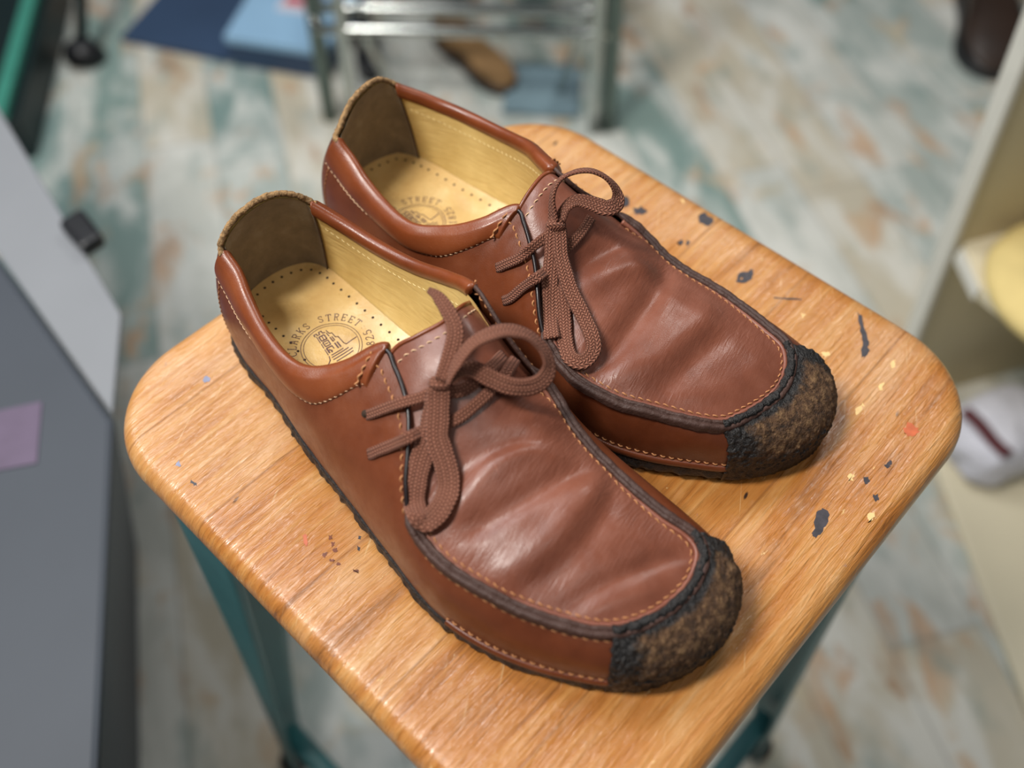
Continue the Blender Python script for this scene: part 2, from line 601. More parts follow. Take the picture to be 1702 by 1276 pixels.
# ------------------------------------------------------------------ the stool
# paint spots, nicks and flaked varnish on the seat: outlines in mm from the stool's middle
MARKS = [
    ('ink', [(50.9, 147.5), (53.8, 146.5), (54.4, 139.2), (51.0, 137.1), (49.8, 141.3)]),
    ('ink', [(56.0, 136.6), (61.2, 137.7), (64.6, 134.1), (60.7, 131.0), (56.5, 132.6)]),
    ('ink', [(94.8, 124.5), (94.8, 130.5), (100.2, 133.1), (104.1, 126.0), (100.3, 121.5)]),
    ('ink', [(110.3, 78.7), (114.5, 84.2), (121.6, 87.4), (120.3, 81.0), (116.3, 76.9), (112.2, 77.3)]),
    ('ink', [(175.1, 56.1), (176.6, 53.5), (176.9, 36.1), (175.9, 28.7), (172.2, 21.9), (170.8, 25.9), (173.8, 34.1), (174.7, 44.5)]),
    ('ink', [(188.1, -8.8), (189.7, -8.8), (197.9, -18.4), (204.6, -27.8), (203.7, -30.3), (201.8, -29.3), (195.8, -20.6)]),
    ('red', [(182.4, -21.0), (185.7, -17.7), (189.7, -19.1), (190.2, -23.1), (186.7, -26.4), (182.6, -25.3)]),
    ('ink', [(129.4, -68.4), (133.7, -67.1), (135.4, -70.3), (131.6, -78.0), (126.7, -82.7), (125.4, -80.5)]),
    ('ink', [(155.9, -50.1), (158.2, -49.1), (158.4, -52.5), (156.0, -53.8)]),
    ('ink', [(158.6, -59.8), (161.0, -59.2), (161.0, -62.2), (158.4, -63.1)]),
    ('ink', [(80.3, 109.2), (83.3, 110.7), (83.8, 108.3), (80.7, 106.3)]),
    ('ink', [(86.1, 110.2), (88.1, 109.2), (86.3, 105.4), (85.0, 106.8)]),
    ('ink', [(130.4, 66.6), (145.8, 65.3), (145.7, 64.4), (130.2, 65.3)]),
    ('ink', [(126.9, 32.0), (130.9, 28.7), (129.8, 27.5), (126.3, 30.4)]),
    ('ink', [(62.4, 182.2), (64.8, 183.3), (65.3, 179.9), (62.9, 178.8)]),
    ('ink', [(94.4, 140.2), (97.1, 140.8), (96.3, 137.1), (94.1, 137.7)]),
    ('red', [(-116.9, -81.1), (-115.4, -79.9), (-113.8, -83.0), (-113.9, -86.7), (-115.8, -85.5)]),
    ('rust', [(-104.6, -81.1), (-102.9, -80.8), (-102.5, -82.7), (-104.1, -83.0)]),
    ('rust', [(-103.1, -84.9), (-101.1, -84.3), (-101.2, -86.4), (-102.6, -86.7)]),
    ('rust', [(-101.8, -88.3), (-99.9, -87.7), (-99.5, -89.5), (-101.4, -89.8)]),
    ('rust', [(-106.5, -90.1), (-104.4, -90.4), (-104.8, -92.3), (-106.2, -92.0)]),
    ('rust', [(-102.4, -93.2), (-100.4, -94.1), (-101.1, -95.3), (-102.6, -94.4)]),
    ('ink', [(-90.4, -80.5), (-89.2, -81.1), (-89.6, -82.4), (-90.8, -81.8)]),
    ('ink', [(-90.5, -85.8), (-89.2, -87.0), (-89.4, -88.6), (-90.6, -87.7)]),
    ('rust', [(-91.0, -98.3), (-88.4, -98.9), (-88.6, -100.1), (-90.8, -99.8)]),
    ('rust', [(-98.6, -94.7), (-97.4, -95.3), (-97.9, -96.5), (-99.1, -95.9)]),
    ('pale', [(185.1, 20.3), (188.2, 22.7), (187.6, 18.7), (184.8, 14.7)]),
    ('pale', [(176.8, 6.1), (179.6, 7.6), (177.3, 3.0), (175.3, 2.2)]),
    ('pale', [(148.5, -48.4), (152.4, -47.1), (150.4, -51.1), (148.3, -52.5)]),
    ('pale', [(151.0, 27.9), (154.1, 27.1), (152.3, 24.3), (149.8, 25.1)]),
    ('pale', [(143.4, 55.2), (145.8, 53.5), (143.6, 50.9)]),
    ('pale', [(153.1, -71.6), (157.3, -68.4), (157.3, -71.0), (153.7, -74.2)]),
    ('pale', [(70.3, 100.6), (73.6, 98.7), (71.3, 95.8)]),
    ('pale', [(116.5, 55.2), (120.2, 53.0), (117.8, 50.0), (115.4, 51.8)]),
    ('pale', [(160.3, -9.2), (165.3, -6.2), (163.1, -10.7), (160.1, -12.9)]),
    ('pale', [(85.4, 145.4), (88.8, 142.3), (86.5, 141.3)]),
    ('ink', [(-167.3, 30.0), (-165.5, 31.2), (-164.4, 28.7), (-166.2, 27.5)]),
    ('blue', [(-181.3, 10.8), (-179.0, 12.3), (-177.2, 9.2), (-179.3, 6.9)]),
    ('blue', [(-185.3, -41.6), (-183.5, -40.2), (-182.0, -43.3), (-183.9, -44.3)]),
    ('ink', [(-175.5, -51.8), (-172.2, -53.8), (-172.6, -54.8), (-175.6, -52.8)]),
    ('ink', [(168.2, -43.3), (171.4, -39.8), (171.9, -41.6), (169.0, -45.0)]),
    ('ink', [(191.5, -43.6), (193.4, -42.9), (193.2, -46.0), (191.3, -46.7)]),
]
STC = np.array([0.0174, -0.0065])


def seat_loop(inset, n=240):
    """rounded square, corners to the left, right, near and far"""
    h = 0.1731 - inset
    r = 0.057 - inset * 0.6
    pts = []
    per = n // 4
    ca = [np.array([h - r, h - r]), np.array([-(h - r), h - r]), np.array([-(h - r), -(h - r)]), np.array([h - r, -(h - r)])]
    for k in range(4):
        na = per // 2
        for a in np.linspace(0, math.pi / 2, na, endpoint=False):
            t = a + k * math.pi / 2
            pts.append(ca[k] + r * np.array([math.cos(t), math.sin(t)]))
        e0 = ca[k] + r * np.array([math.cos((k + 1) * math.pi / 2), math.sin((k + 1) * math.pi / 2)])
        e1 = ca[(k + 1) % 4] + r * np.array([math.cos((k + 1) * math.pi / 2), math.sin((k + 1) * math.pi / 2)])
        for f in np.linspace(0, 1, per - na, endpoint=False):
            pts.append(e0 + (e1 - e0) * f)
    P = np.array(pts)
    a = math.radians(46.7)
    R = np.array([[math.cos(a), -math.sin(a)], [math.sin(a), math.cos(a)]])
    return P @ R.T


stool = thing('stool', 'square wooden topped stool with teal metal legs under the brown shoes', 'stool',
              (STC[0], STC[1], 0))


def build_seat():
    V, nr = [], 0
    L0 = seat_loop(0)
    n = len(L0)
    prof = [(0.150, None), (0.135, None), (0.12, None), (0.105, None), (0.09, None), (0.075, None), (0.06, None), (0.048, None), (0.037, None), (0.028, None),
            (0.020, None), (0.014, None), (0.009, -0.0002), (0.006, -0.0010), (0.0036, -0.0024), (0.0016, -0.0046),
            (0.0004, -0.0076), (0.0, -0.011), (0.0006, -0.0150), (0.003, -0.0180), (0.008, -0.0195), (0.03, -0.0195)]
    for ins, z in prof:
        L = seat_loop(ins)
        if z is None:
            rr = np.linalg.norm(L, axis=1)
            zz = -0.0035 * (1 - smoothstep(0.105, 0.142, rr))
        else:
            zz = np.full(n, z)
        V.append(np.c_[L, zz])
        nr += 1
    V = np.vstack(V)
    F = grid_faces(nr, n, closed_c=True, flip=True)
    V = np.vstack([V, [[0, 0, -0.0035]]])
    c = len(V) - 1
    F += [(j, c, (j + 1) % n)[::-1] for j in range(n)]
    F.append(tuple((nr - 1) * n + j for j in range(n))[::-1])
    V = list(map(tuple, V))
    mi = [0] * len(F)
    kinds = ['wood', 'ink', 'red', 'rust', 'pale', 'blue']
    ca_, sa_ = math.cos(math.radians(46.7)), math.sin(math.radians(46.7))
    for kind, P in MARKS:
        k0 = len(V)
        q_ = np.abs(np.array(P) / 1000 @ np.array([[ca_, -sa_], [sa_, ca_]])) - (0.1731 - 0.057)
        if (np.linalg.norm(np.maximum(q_, 0), axis=1) - 0.057).max() > -0.0062:
            continue                       # would hang over the rounded rim
        P = np.array(P)
        E_ = np.roll(P, -1, 0) - P
        P = np.vstack([p_ + e_ * f_ for p_, e_ in zip(P, E_) for f_ in (0, 0.25, 0.5, 0.75)])
        sz = min(np.ptp(P[:, 0]), np.ptp(P[:, 1]))
        P = P + min(0.5, 0.14 * sz) * rng.normal(size=P.shape)
        for x_, y_ in P:
            rr = math.hypot(x_, y_) / 1000
            V.append((x_ / 1000, y_ / 1000, 0.00012 - 0.0035 * (1 - float(smoothstep(0.105, 0.142, rr)))))
        F.append(tuple(range(k0, len(V))))
        mi.append(kinds.index(kind))
    V = np.array(V)
    V[:, 2] += SEAT
    return mesh('seat', V, F, [M['wood'], M['mark_ink'], M['mark_red'], M['mark_rust'], M['mark_pale'], M['mark_blue']], stool, midx=mi)


seat = build_seat()


def build_frame():
    # folded steel apron right under the wooden top
    Ls = [(0.010, SEAT - 0.0197), (0.006, SEAT - 0.024), (0.004, SEAT - 0.032), (0.006, SEAT - 0.060), (0.009, SEAT - 0.060),
          (0.009, SEAT - 0.0215)]
    V = np.vstack([np.c_[seat_loop(i), np.full(240, z)] for i, z in Ls])
    mesh('apron', V, grid_faces(len(Ls), 240, closed_c=True, flip=True), M['teal'], stool)
    R45 = 46.7
    out = {}
    for k in range(4):
        a = math.radians(R45 + 45 + 90 * k)
        d = np.array([math.cos(a), math.sin(a)])
        s = np.array([-d[1], d[0]])
        V = []
        rows = np.linspace(0, 1, 16)
        for t in rows:
            z = (SEAT - 0.030) * (1 - t)
            rad = 0.218 + 0.060 * t ** 1.1
            wd = 0.052 * (1 - t) ** 1.5 + 0.019          # half width of each flange
            for f in np.linspace(-1, 1, 13):
                ang = abs(f)
                # V section with a rounded nose pointing outwards
                depth = wd * (math.sqrt(ang * ang + 0.05) - math.sqrt(0.05))
                p = d * (rad - depth) + s * (wd * f)
                V.append([p[0], p[1], z])
        lg = mesh('leg', V, grid_faces(len(rows), 13), M['teal'], stool)
        mod_solid(lg, 0.003, 0)
        zr = 0.14
        tt = 1 - zr / (SEAT - 0.030)
        out[k] = np.array([*(d * (0.218 + 0.060 * tt ** 1.1 - 0.014)), zr])
        foot = np.array([*(d * 0.270), 0.0])
        a2 = np.linspace(0, 2 * math.pi, 16, endpoint=False)
        FV, FF = [], []
        for r_, z_ in ((0.014, 0.0), (0.016, 0.004), (0.016, 0.018), (0.013, 0.021)):
            FV += [[foot[0] + r_ * math.cos(q), foot[1] + r_ * math.sin(q), z_] for q in a2]
        FF = grid_faces(4, 16, closed_c=True) + [tuple(range(16))[::-1], tuple(48 + q for q in range(16))]
        mesh('rubber_foot', FV, FF, M['blackedge'], lg)
    for k in (1, 2):
        p, q = out[k], out[(k + 1) % 4]
        P = np.linspace(p, q, 12)
        tube('foot_rail', P, 0.011, M['teal'], stool, seg=12, ry=0.007)


build_frame()

# ------------------------------------------------------------------ the shoes
# Stations run once round each shoe: heel centre, the side nearer the camera, the toe, the far side.
T_FRONT = [(11, -3, 86), (10.5, -15, 83.5), (10.7, -25, 77), (13, -29, 71), (24.6, -31, 67), (36, -35, 63), (53, -40, 59),
           (69.5, -42.4, 57), (82, -42, 57), (91.5, -39, 59), (99, -33.5, 62), (106.5, -25.8, 67), (115.5, -13, 75),
           (126.4, -15.8, 74), (138, -20.8, 72), (147, -26.6, 69), (157, -36.7, 63), (165, -45.6, 57), (175.4, -53, 49),
           (189, -55.5, 44.5), (202.5, -54.7, 42.5), (218.6, -50.5, 41), (233, -45.5, 39), (246.5, -39, 38),
           (258.5, -31.7, 37), (266.5, -24, 36), (272, -14, 35), (275.5, -2, 34.5), (276.5, 10, 34.5), (275, 20, 35.5),
           (270, 29, 37), (261, 32, 38), (247, 29.5, 40), (231, 28.3, 42), (216, 28.4, 44), (202, 28.8, 47),
           (190, 30.3, 50), (176, 33.7, 55), (163, 32.6, 63), (150, 31.5, 73), (138, 32.5, 81), (127, 35, 84),
           (116, 37.2, 81), (103, 37.7, 75), (80, 35, 68), (58, 31.2, 67), (37, 26.8, 70), (22, 21, 76), (17, 14, 83),
           (13, 6, 85.8)]
B_FRONT = [(-6, -4), (-5, -17), (-1, -29), (6, -37), (22, -42.5), (36, -44.5), (54, -46), (72, -49), (86, -51.5),
           (97, -53), (106, -54.3), (115, -55.2), (125, -56.5), (134, -57.5), (143, -58.7), (151, -59.8), (159, -60.8),
           (168, -61.8), (179, -63.4), (192, -64.6), (204, -64.4), (219, -61.9), (234, -57.3), (249, -50.5), (263, -42),
           (275, -33), (286, -20.5), (293, -6), (296, 8), (295.5, 21), (288, 36), (274, 43.5), (255, 46), (235, 46.5),
           (218, 46.5), (203, 46), (190, 45.5), (176, 44.5), (163, 43.5), (150, 42), (137, 40.5), (126, 39), (115, 38),
           (101, 37), (79, 36.5), (57, 36), (36, 34.5), (19, 31.5), (5, 24), (-3, 11)]
T_REAR = [(11.5, -2, 86), (12.5, -13, 83), (15.5, -23, 78), (18.5, -30.5, 73), (29, -32.4, 67.5), (41, -35.4, 63),
          (56, -38.1, 59), (72.6, -40.1, 57), (84.4, -39.5, 58), (95.7, -35, 61), (107.5, -29.3, 66), (118, -21.3, 72),
          (127.4, -9.8, 78), (136, -13.5, 77), (146, -20, 73.5), (154, -26, 70.5), (163, -34.5, 66), (171, -41.9, 60),
          (179, -47, 54.5), (191, -50.3, 50), (202, -51.4, 47.5), (214, -49.3, 45.5), (226, -45, 43.5),
          (241, -36.6, 41), (256, -28, 38.5), (266, -18.5, 36), (270.5, -7, 35), (273.4, 5, 34), (274.4, 15, 34),
          (273, 25, 34), (268.5, 35, 35), (261, 41.5, 36), (249, 44, 36.3), (232, 46, 37), (215, 46, 38.5),
          (199.6, 43.8, 40.5), (184, 43.2, 43), (168, 45, 47.5), (154, 42, 54), (146, 34, 64), (139, 26, 73), (130, 21.5, 81),
          (115, 26, 80), (96.5, 34.5, 74), (69, 38, 68), (46, 36.5, 67), (27, 30.3, 70), (13, 20.5, 76), (10, 13, 82),
          (10.5, 6, 85.3)]
B_REAR = [(-6, -2), (-5, -15), (-2, -28), (5, -38), (22, -43), (36, -44.5), (54, -45), (72, -45.5), (86, -46), (97, -46.2),
          (106, -46.2), (115, -46.3), (125, -46.5), (134, -47), (143, -48), (151, -49), (159, -50), (168, -51),
          (179, -52), (191, -53), (202, -53.2), (216, -52), (230, -48.5), (245, -41.5), (261, -31.5), (275, -21.5),
          (287, -8), (295, 6), (298.5, 18), (298, 32), (291.5, 47), (279, 54.5), (258, 58.5), (237, 59.5), (218, 59),
          (203, 58), (190, 57), (176, 55), (163, 53), (150, 51), (137, 49), (126, 47), (115, 45.5), (101, 44),
          (79, 42), (57, 40), (36, 37.5), (19, 33), (4, 25), (-3, 12)]
NS = 50
SOLE_H = 9.0


class Shoe:
    """Geometry of one moccasin, in millimetres until it is written out."""

    def __init__(s, T, B, holes_side=None):
        s.T, s.Bc = catmull(T), catmull(B)
        s.cen = np.mean(np.asarray(B, float), axis=0)

    def B(s, st):
        return s.Bc(st)

    def outward(s, st):
        d = s.Bc(np.asarray(st) + 0.05) - s.Bc(np.asarray(st) - 0.05)
        n = np.c_[d[:, 1], -d[:, 0]]
        return n / (np.linalg.norm(n, axis=1)[:, None] + 1e-9)

    def wall(s, st, t, off=0.0):
        """point on the side of the upper; t = 0 at the sole, 1 at the top edge (mm)"""
        st = np.atleast_1d(np.asarray(st, float))
        t = np.broadcast_to(np.asarray(t, float), st.shape)[:, None]
        top, b, o = s.T(st), s.Bc(st), s.outward(st)
        low = np.c_[b - o * 1.2, np.full(len(st), SOLE_H - 1.5)]
        toe = smoothstep(20, 25, st) * (1 - smoothstep(31, 35, st))
        quarter = smoothstep(9, 12, st) * (1 - smoothstep(16, 20, st))
        kz = 0.66 + 0.10 * toe - 0.02 * quarter
        bul = 1.6 + 1.4 * quarter + 1.0 * toe
        mid = np.c_[b + o * bul[:, None], SOLE_H + kz * (top[:, 2] - SOLE_H)]
        P = (1 - t) ** 2 * low + 2 * t * (1 - t) * mid + t ** 2 * top
        if np.any(off):
            D = 2 * (1 - t) * (mid - low) + 2 * t * (top - mid)
            e = 0.02
            st2 = st + e
            q = s.T(st2) - s.T(st - e)
            q = (1 - t) * np.c_[s.Bc(st2) - s.Bc(st - e), np.zeros(len(st))] + t * q
            n = np.cross(q, D)
            n /= np.linalg.norm(n, axis=1)[:, None] + 1e-9
            P = P + n * np.broadcast_to(np.asarray(off, float), st.shape)[:, None]
        return P

    def inward(s, st):
        """horizontal direction at the top edge that points into the shoe"""
        st = np.atleast_1d(np.asarray(st, float))
        d = s.T(st + 0.06) - s.T(st - 0.06)
        n = np.c_[-d[:, 1], d[:, 0]]
        return np.c_[n / (np.linalg.norm(n, axis=1)[:, None] + 1e-9), np.zeros(len(st))]


def build_shoe(name_loc, rotz, label, T, B, spec, side):
    g = Shoe(T, B)
    K = 0.001
    root = thing('shoe', label, 'shoe', (*name_loc, SEAT), rotz, 'pair of brown leather moccasin shoes')

    # ---- crepe sole
    st = np.linspace(0, NS, 520, endpoint=False)
    b, o = g.B(st), g.outward(st)
    rough_edge = 0.5 + vnoise(np.c_[b * 0.35, np.zeros(len(st))], 0.9) * 1.0 + vnoise(np.c_[b, np.ones(len(st))], 0.6) * 0.9
    rows = []
    for ins, z in ((6, 0.0), (1.6, 0.0), (0.3, 1.0), (-0.3, 3.2), (-0.1, 5.6), (0.1, 7.6), (0.9, 8.8), (3.0, 9.0), (10, 9.0)):
        k = 1.0 if ins < 2 else 0.0
        rows.append(np.c_[b - o * (ins - k * rough_edge * (0.5 + 0.5 * math.sin(z * 2.1)))[:, None]
                          if np.ndim(ins - k * rough_edge) else b, np.full(len(st), z)])
    V = np.vstack(rows)
    n = len(st)
    F = grid_faces(len(rows), n, closed_c=True)
    V = np.vstack([V, [[140, -4, 0.0], [140, -4, 9.0]]])
    F += [((j + 1) % n, j, len(V) - 2) for j in range(n)]
    F += [((len(rows) - 1) * n + j, (len(rows) - 1) * n + (j + 1) % n, len(V) - 1) for j in range(n)]
    mesh('crepe_sole', V * K, F, M['crepe'], root, attr={'worn': np.full(len(V), 0.05)})

    # ---- leather wall of the moccasin (quarters and toe wall in one)
    ts = np.linspace(0, 1, 26)
    st = np.linspace(0, NS, 460, endpoint=False)
    V = np.vstack([g.wall(st, t) for t in ts])
    # soft sagging folds of the worn side
    sagx = V[:, 0]
    near = smoothstep(0, -20, V[:, 1])
    amp = 0.7 * np.sin(np.pi * np.tile(np.repeat(1, len(st)), len(ts)) * np.repeat(ts, len(st)))
    V[:, 1] += amp * near * (vnoise(V * 0.05, 1.0) * 1.5)
    wallm = mesh('upper', V * K, grid_faces(len(ts), len(st), closed_c=True), M['wall'], root,
                 attr={'flex': np.zeros(len(V))})
    bw = bvh_of(wallm)

    # ---- vamp: the apron inside the moccasin seam together with the tongue
    NU, NV = 110, 71
    u = np.linspace(0, 1, NU)
    stn = 12.2 + (25.0 - 12.2) * u
    stf = 41.4 - (41.4 - 30.0) * u

    def edge(sta, flip):
        p = g.T(sta)
        under = g.wall(sta, 0.84, -2.6)
        k = (1 - smoothstep(17.4, 19.2, sta)) if not flip else smoothstep(36.2, 37.8, sta)
        return p * (1 - k)[:, None] + under * k[:, None]
    Ln, Lf = edge(stn, False), edge(stf, True)
    Ln[:, 2] -= 0.6
    Lf[:, 2] -= 0.6
    vv = np.linspace(0, 1, NV)
    tong = catmull(np.array([Ln[0], *spec['tongue'], Lf[0]]), closed=False)
    tp = np.linspace(0, len(spec['tongue']) + 1, 400)
    C0 = resample(tong(tp), 0.2)
    C0 = np.stack([np.interp(vv, np.linspace(0, 1, len(C0)), C0[:, k]) for k in range(3)], 1)
    C1s = 25.0 + 5.0 * vv
    C1 = g.T(C1s)
    C1[:, 2] -= 0.6
    U, W_ = np.meshgrid(u, vv, indexing='ij')
    Uc, Wc = U[..., None], W_[..., None]
    S = ((1 - Wc) * Ln[:, None] + Wc * Lf[:, None] + (1 - Uc) * C0[None] + Uc * C1[None]
         - ((1 - Uc) * (1 - Wc) * Ln[0] + (1 - Uc) * Wc * Lf[0] + Uc * (1 - Wc) * Ln[-1] + Uc * Wc * Lf[-1]))
    dome = (1 - (2 * W_ - 1) ** 2)
    amp = spec['dome'](U)
    S[..., 2] += amp * dome ** 0.75 * (1 - U ** 7)
    # creases across the flex of the foot
    x, y = S[..., 0], S[..., 1]
    for pts, hgt, wid in spec['creases']:
        pc = np.asarray(pts, float)
        cf = np.polyfit(pc[:, 1], pc[:, 0], min(2, len(pc) - 1))
        ylo, yhi = pc[:, 1].min(), pc[:, 1].max()
        q = (x - np.polyval(cf, np.clip(y, ylo - 10, yhi + 10))) / wid
        q = np.where(q > 0, q * 1.15, q)
        S[..., 2] += 1.4 * hgt * np.exp(-q * q) * smoothstep(ylo - 14, ylo + 3, y) * (1 - smoothstep(yhi - 3, yhi + 14, y)) * dome ** 0.45
    flat = S.reshape(-1, 3)
    S[..., 2] += (vnoise(flat * 0.06, 1.0) * 0.5 * dome.ravel()).reshape(S.shape[:2])
    flex = (smoothstep(spec['flex'][0], spec['flex'][0] + 12, x) * (1 - smoothstep(spec['flex'][1] - 18, spec['flex'][1] + 8, x))
            * (0.35 + 0.65 * np.clip(np.abs(W_ - 0.45) * 2, 0, 1)))
    vamp = mesh('vamp', S.reshape(-1, 3) * K, grid_faces(NU, NV, flip=True), M['vamp'], root, attr={'flex': flex.ravel()})
    bv = bvh_of(vamp)
    mod_solid(vamp, 0.0016, -1)

    # the cut edge along the top of the tongue, with its row of stitches
    tg = S[0] * K
    tube('tongue_edge', tg[4:-4], 0.0011, M['collar'], root, seg=8)
    row = S[5] * K
    P, N = snap(resample(row[6:-6], 0.001), bv, 0.0)
    thread('tongue_stitching', P, N if N[:, 2].mean() > 0 else -N, M['thread_pale'], root, 0.0040, 0.00036)

    # ---- moccasin seam: dark raw edge outside, rolled vamp edge inside
    def seam_path(a, b_, inw, dz):
        ss = np.linspace(a, b_, int(abs(b_ - a) * 14))
        p = g.T(ss) + g.inward(ss) * inw
        p[:, 2] += dz
        return p, ss
    p, ss = seam_path(17.7, 38.0, 0.2, 0.9)
    wob = vnoise(p * 0.2, 1.0) * 0.5
    p[:, 2] += wob
    taper = np.minimum(1, np.minimum((ss - 17.7) / 0.5, (38.0 - ss) / 0.5) + 0.35)
    prof = np.array([(-2.9, -2.2), (-2.8, 0.6), (-2.3, 1.5), (-1.3, 1.9), (-0.35, 1.75), (0.0, 0.7), (0.3, 1.9), (1.0, 2.3), (1.9, 2.1), (2.4, 1.2), (2.5, -1.4)])
    inw_, zup = g.inward(ss), np.array([0, 0, 1.0])
    Vr = (p[:, None] + inw_[:, None] * (prof[None, :, :1] * taper[:, None, None]) + zup * (prof[None, :, 1:] * taper[:, None, None])).reshape(-1, 3)
    Vr += 0.28 * np.stack([vnoise(Vr + k, 0.45) for k in (0, 5.5, 11.2)], 1)
    mesh('seam_ridge', Vr * K, grid_faces(len(ss), len(prof)), M['darkedge'], root)
    p, ss = seam_path(17.9, 37.8, 3.3, 0.7)
    tube('vamp_edge', p * K, 0.0013, M['piping'], root, seg=8, ry=0.0014, noise=(0.00012, 300))
    p, ss = seam_path(18.0, 37.6, 5.4, 1.0)
    P, N = snap(p * K, bv, 0.0)
    N = np.where(N[:, 2:3] < 0, -N, N)
    thread('vamp_stitching', P, N, M['thread'], root, 0.0040, 0.00036, 0.0004)
    # second row of stitches low on the ridge's outer face
    for a, b_ in ((19.0, 25.0),):
        ss = np.linspace(a, b_, 160)
        p = g.wall(ss, 0.90)
        P, N = snap(p * K, bw, 0.0)
        N = N * np.sign((N * (P - np.array([0.15, 0, 0.0]))).sum(1))[:, None]
        thread('ridge_stitching', P, N, M['thread'], root, 0.0044, 0.00032, 0.0003)
    # welt at the foot of the wall with its stitches
    for a, b_ in ((20.2, 24.95), (31.0, 36.0)):
        ss = np.linspace(a, b_, 180)
        p = g.wall(ss, 0.09, 0.5)
        tube('welt', p * K, 0.0016, M['wall'], root, seg=8, ry=0.0026)
        p = g.wall(ss, 0.17, 0.2)
        P, N = snap(p * K, bw, 0.0)
        oo = np.c_[g.outward(ss), np.zeros(len(ss))]
        N = N * np.sign((N * oo).sum(1))[:, None]
        thread('welt_stitching', P, N, M['thread'], root, 0.0042, 0.00042, 0.0005)

    # ---- toe bumper of crepe rubber
    ss = np.linspace(24.9, 31.0, 210)
    tt = np.linspace(-0.02, 1.0, 46)
    rows, worn = [], []
    for t in tt:
        P = g.wall(ss, max(t, 0.0), 2.1)
        if t < 0:
            P[:, 2] -= 6
        rows.append(P)
        e_s = np.minimum((ss - 25.2) / 1.3, (30.8 - ss) / 1.2)
        worn.append(np.clip(np.minimum.reduce([e_s, np.full(len(ss), (t - 0.2) / 0.24), np.full(len(ss), (0.97 - t) / 0.18)]), 0, 1))
    top, inw = g.T(ss), g.inward(ss)
    for k, (i_, z_) in enumerate(((-1.2, 2.8), (0.0, 3.7), (1.4, 3.8), (2.3, 3.2), (2.7, 1.8), (2.7, -0.6))):
        P = top + inw * i_
        P[:, 2] += z_
        rows.append(P)
        worn.append(np.zeros(len(ss)))
    V = np.vstack(rows)
    wv = np.concatenate(worn)
    q = V.copy()
    lump = 0.75 * vnoise(q, 0.36) + 0.6 * vnoise(q + 31, 0.85)
    nrm = np.vstack([np.c_[g.outward(ss), np.full(len(ss), 0.6)]] * len(rows))
    V = V + nrm * (lump * (0.95 - 0.5 * wv))[:, None]
    bp = mesh('toe_bumper', V * K, grid_faces(len(rows), len(ss)), M['crepe'], root, attr={'worn': wv})
    mod_solid(bp, 0.0022, -1)

    # ---- quarter front edges and their stitches
    for a, b_, sgn in ((12.1, 18.0, 1), (37.6, 41.5, 1)):
        ss = np.linspace(a, b_, 90)
        p = g.T(ss)
        tube('quarter_edge', p * K, 0.0011, M['blackedge'] if a < 30 else M['darkedge'], root, seg=8, ry=0.0013)
        p = g.wall(ss, 0.925)
        P, N = snap(p * K, bw, 0.0)
        N = np.where(N[:, 2:3] < 0, -N, N)
        thread('quarter_stitching', P, N, M['thread'], root, 0.0045, 0.00048, 0.0007)

    # ---- padded collar on both sides
    def collar_t(q):
        q = np.asarray(q, float)
        return 0.70 + 0.115 * smoothstep(9.2, 11.9, q) * (q < 30) + 0.13 * (1 - smoothstep(41.6, 43.6, q)) * (q > 30)
    for a, b_ in ((2.95, 12.15), (41.35, 47.1)):
        ss = np.linspace(a, b_, 190)
        e = np.minimum(1, np.minimum((ss - a) / 0.16, (b_ - ss) / 0.10))
        e = np.sqrt(np.clip(e, 0, 1))
        top, inw = g.T(ss), g.inward(ss)
        up = np.array([0, 0, 1.0])
        rows = []
        tc = collar_t(ss)
        for k_, off in ((0.0, -0.4), (0.03, 0.5), (0.11, 1.1), (0.23, 1.6), (0.40, 2.1), (0.60, 2.4), (0.77, 2.5), (0.90, 2.4)):
            rows.append(g.wall(ss, tc + (1 - tc) * k_, off * e))
        for i_, z_ in ((-0.9, 1.3), (0.2, 2.1), (1.4, 2.4), (2.7, 2.1), (3.8, 1.1), (4.4, -0.4), (4.5, -2.0), (4.2, -4.2), (3.4, -5.0)):
            rows.append(top + inw * (i_ * (0.35 + 0.65 * e))[:, None] + up * (z_ * (0.4 + 0.6 * e))[:, None])
        V = np.vstack(rows)
        V += np.c_[np.zeros((len(V), 2)), 0.25 * vnoise(V, 0.09)]
        mesh('collar', V * K, grid_faces(len(rows), len(ss)), M['collar'], root, attr={'flex': np.zeros(len(V))})
        ss2 = np.linspace(a + 0.2, b_ - 0.15, 190)
        p = g.wall(ss2, collar_t(ss2) + 0.012, 0.2)
        P, N = snap(p * K, bw, 0.0005)
        oo = np.c_[g.outward(ss2), np.full(len(ss2), 0.3)]
        N = N * np.sign((N * oo).sum(1))[:, None]
        thread('collar_stitching', P, N, M['thread_pale'], root, 0.0032, 0.00026, 0.0002)
    # doubled stitches at the front end of each collar
    for sc_ in (11.72, 41.75):
        tt0 = float(collar_t(sc_)) + 0.01
        tl = np.linspace(tt0, 0.99, 40)
        p = g.wall(np.full(40, sc_), tl, 2.4 if True else 0)
        N = np.gradient(p, axis=0)
        N = np.cross(N, g.wall(np.full(40, sc_ + 0.05), tl, 2.4) - p)
        N /= np.linalg.norm(N, axis=1)[:, None]
        N = np.where(N[:, 2:3] < 0, -N, N)
        thread('collar_end_stitching', (p + N * 0.1) * K, N, M['thread'], root, 0.0042, 0.00055, 0.0006)
    # upright stitching where the collar meets the heel counter
    for sc_ in (3.35, 46.7):
        tl = np.linspace(0.12, 0.72, 60)
        p = g.wall(np.full(60, sc_), tl, 0.1)
        P, N = snap(p * K, bw, 0.0002)
        oo = np.tile([-0.5, -1.0 if sc_ < 25 else 1.0, 0.2], (60, 1))
        N = N * np.sign((N * oo).sum(1))[:, None]
        thread('counter_stitching', P, N, M['thread'], root, 0.0034, 0.00022, 0.00015)

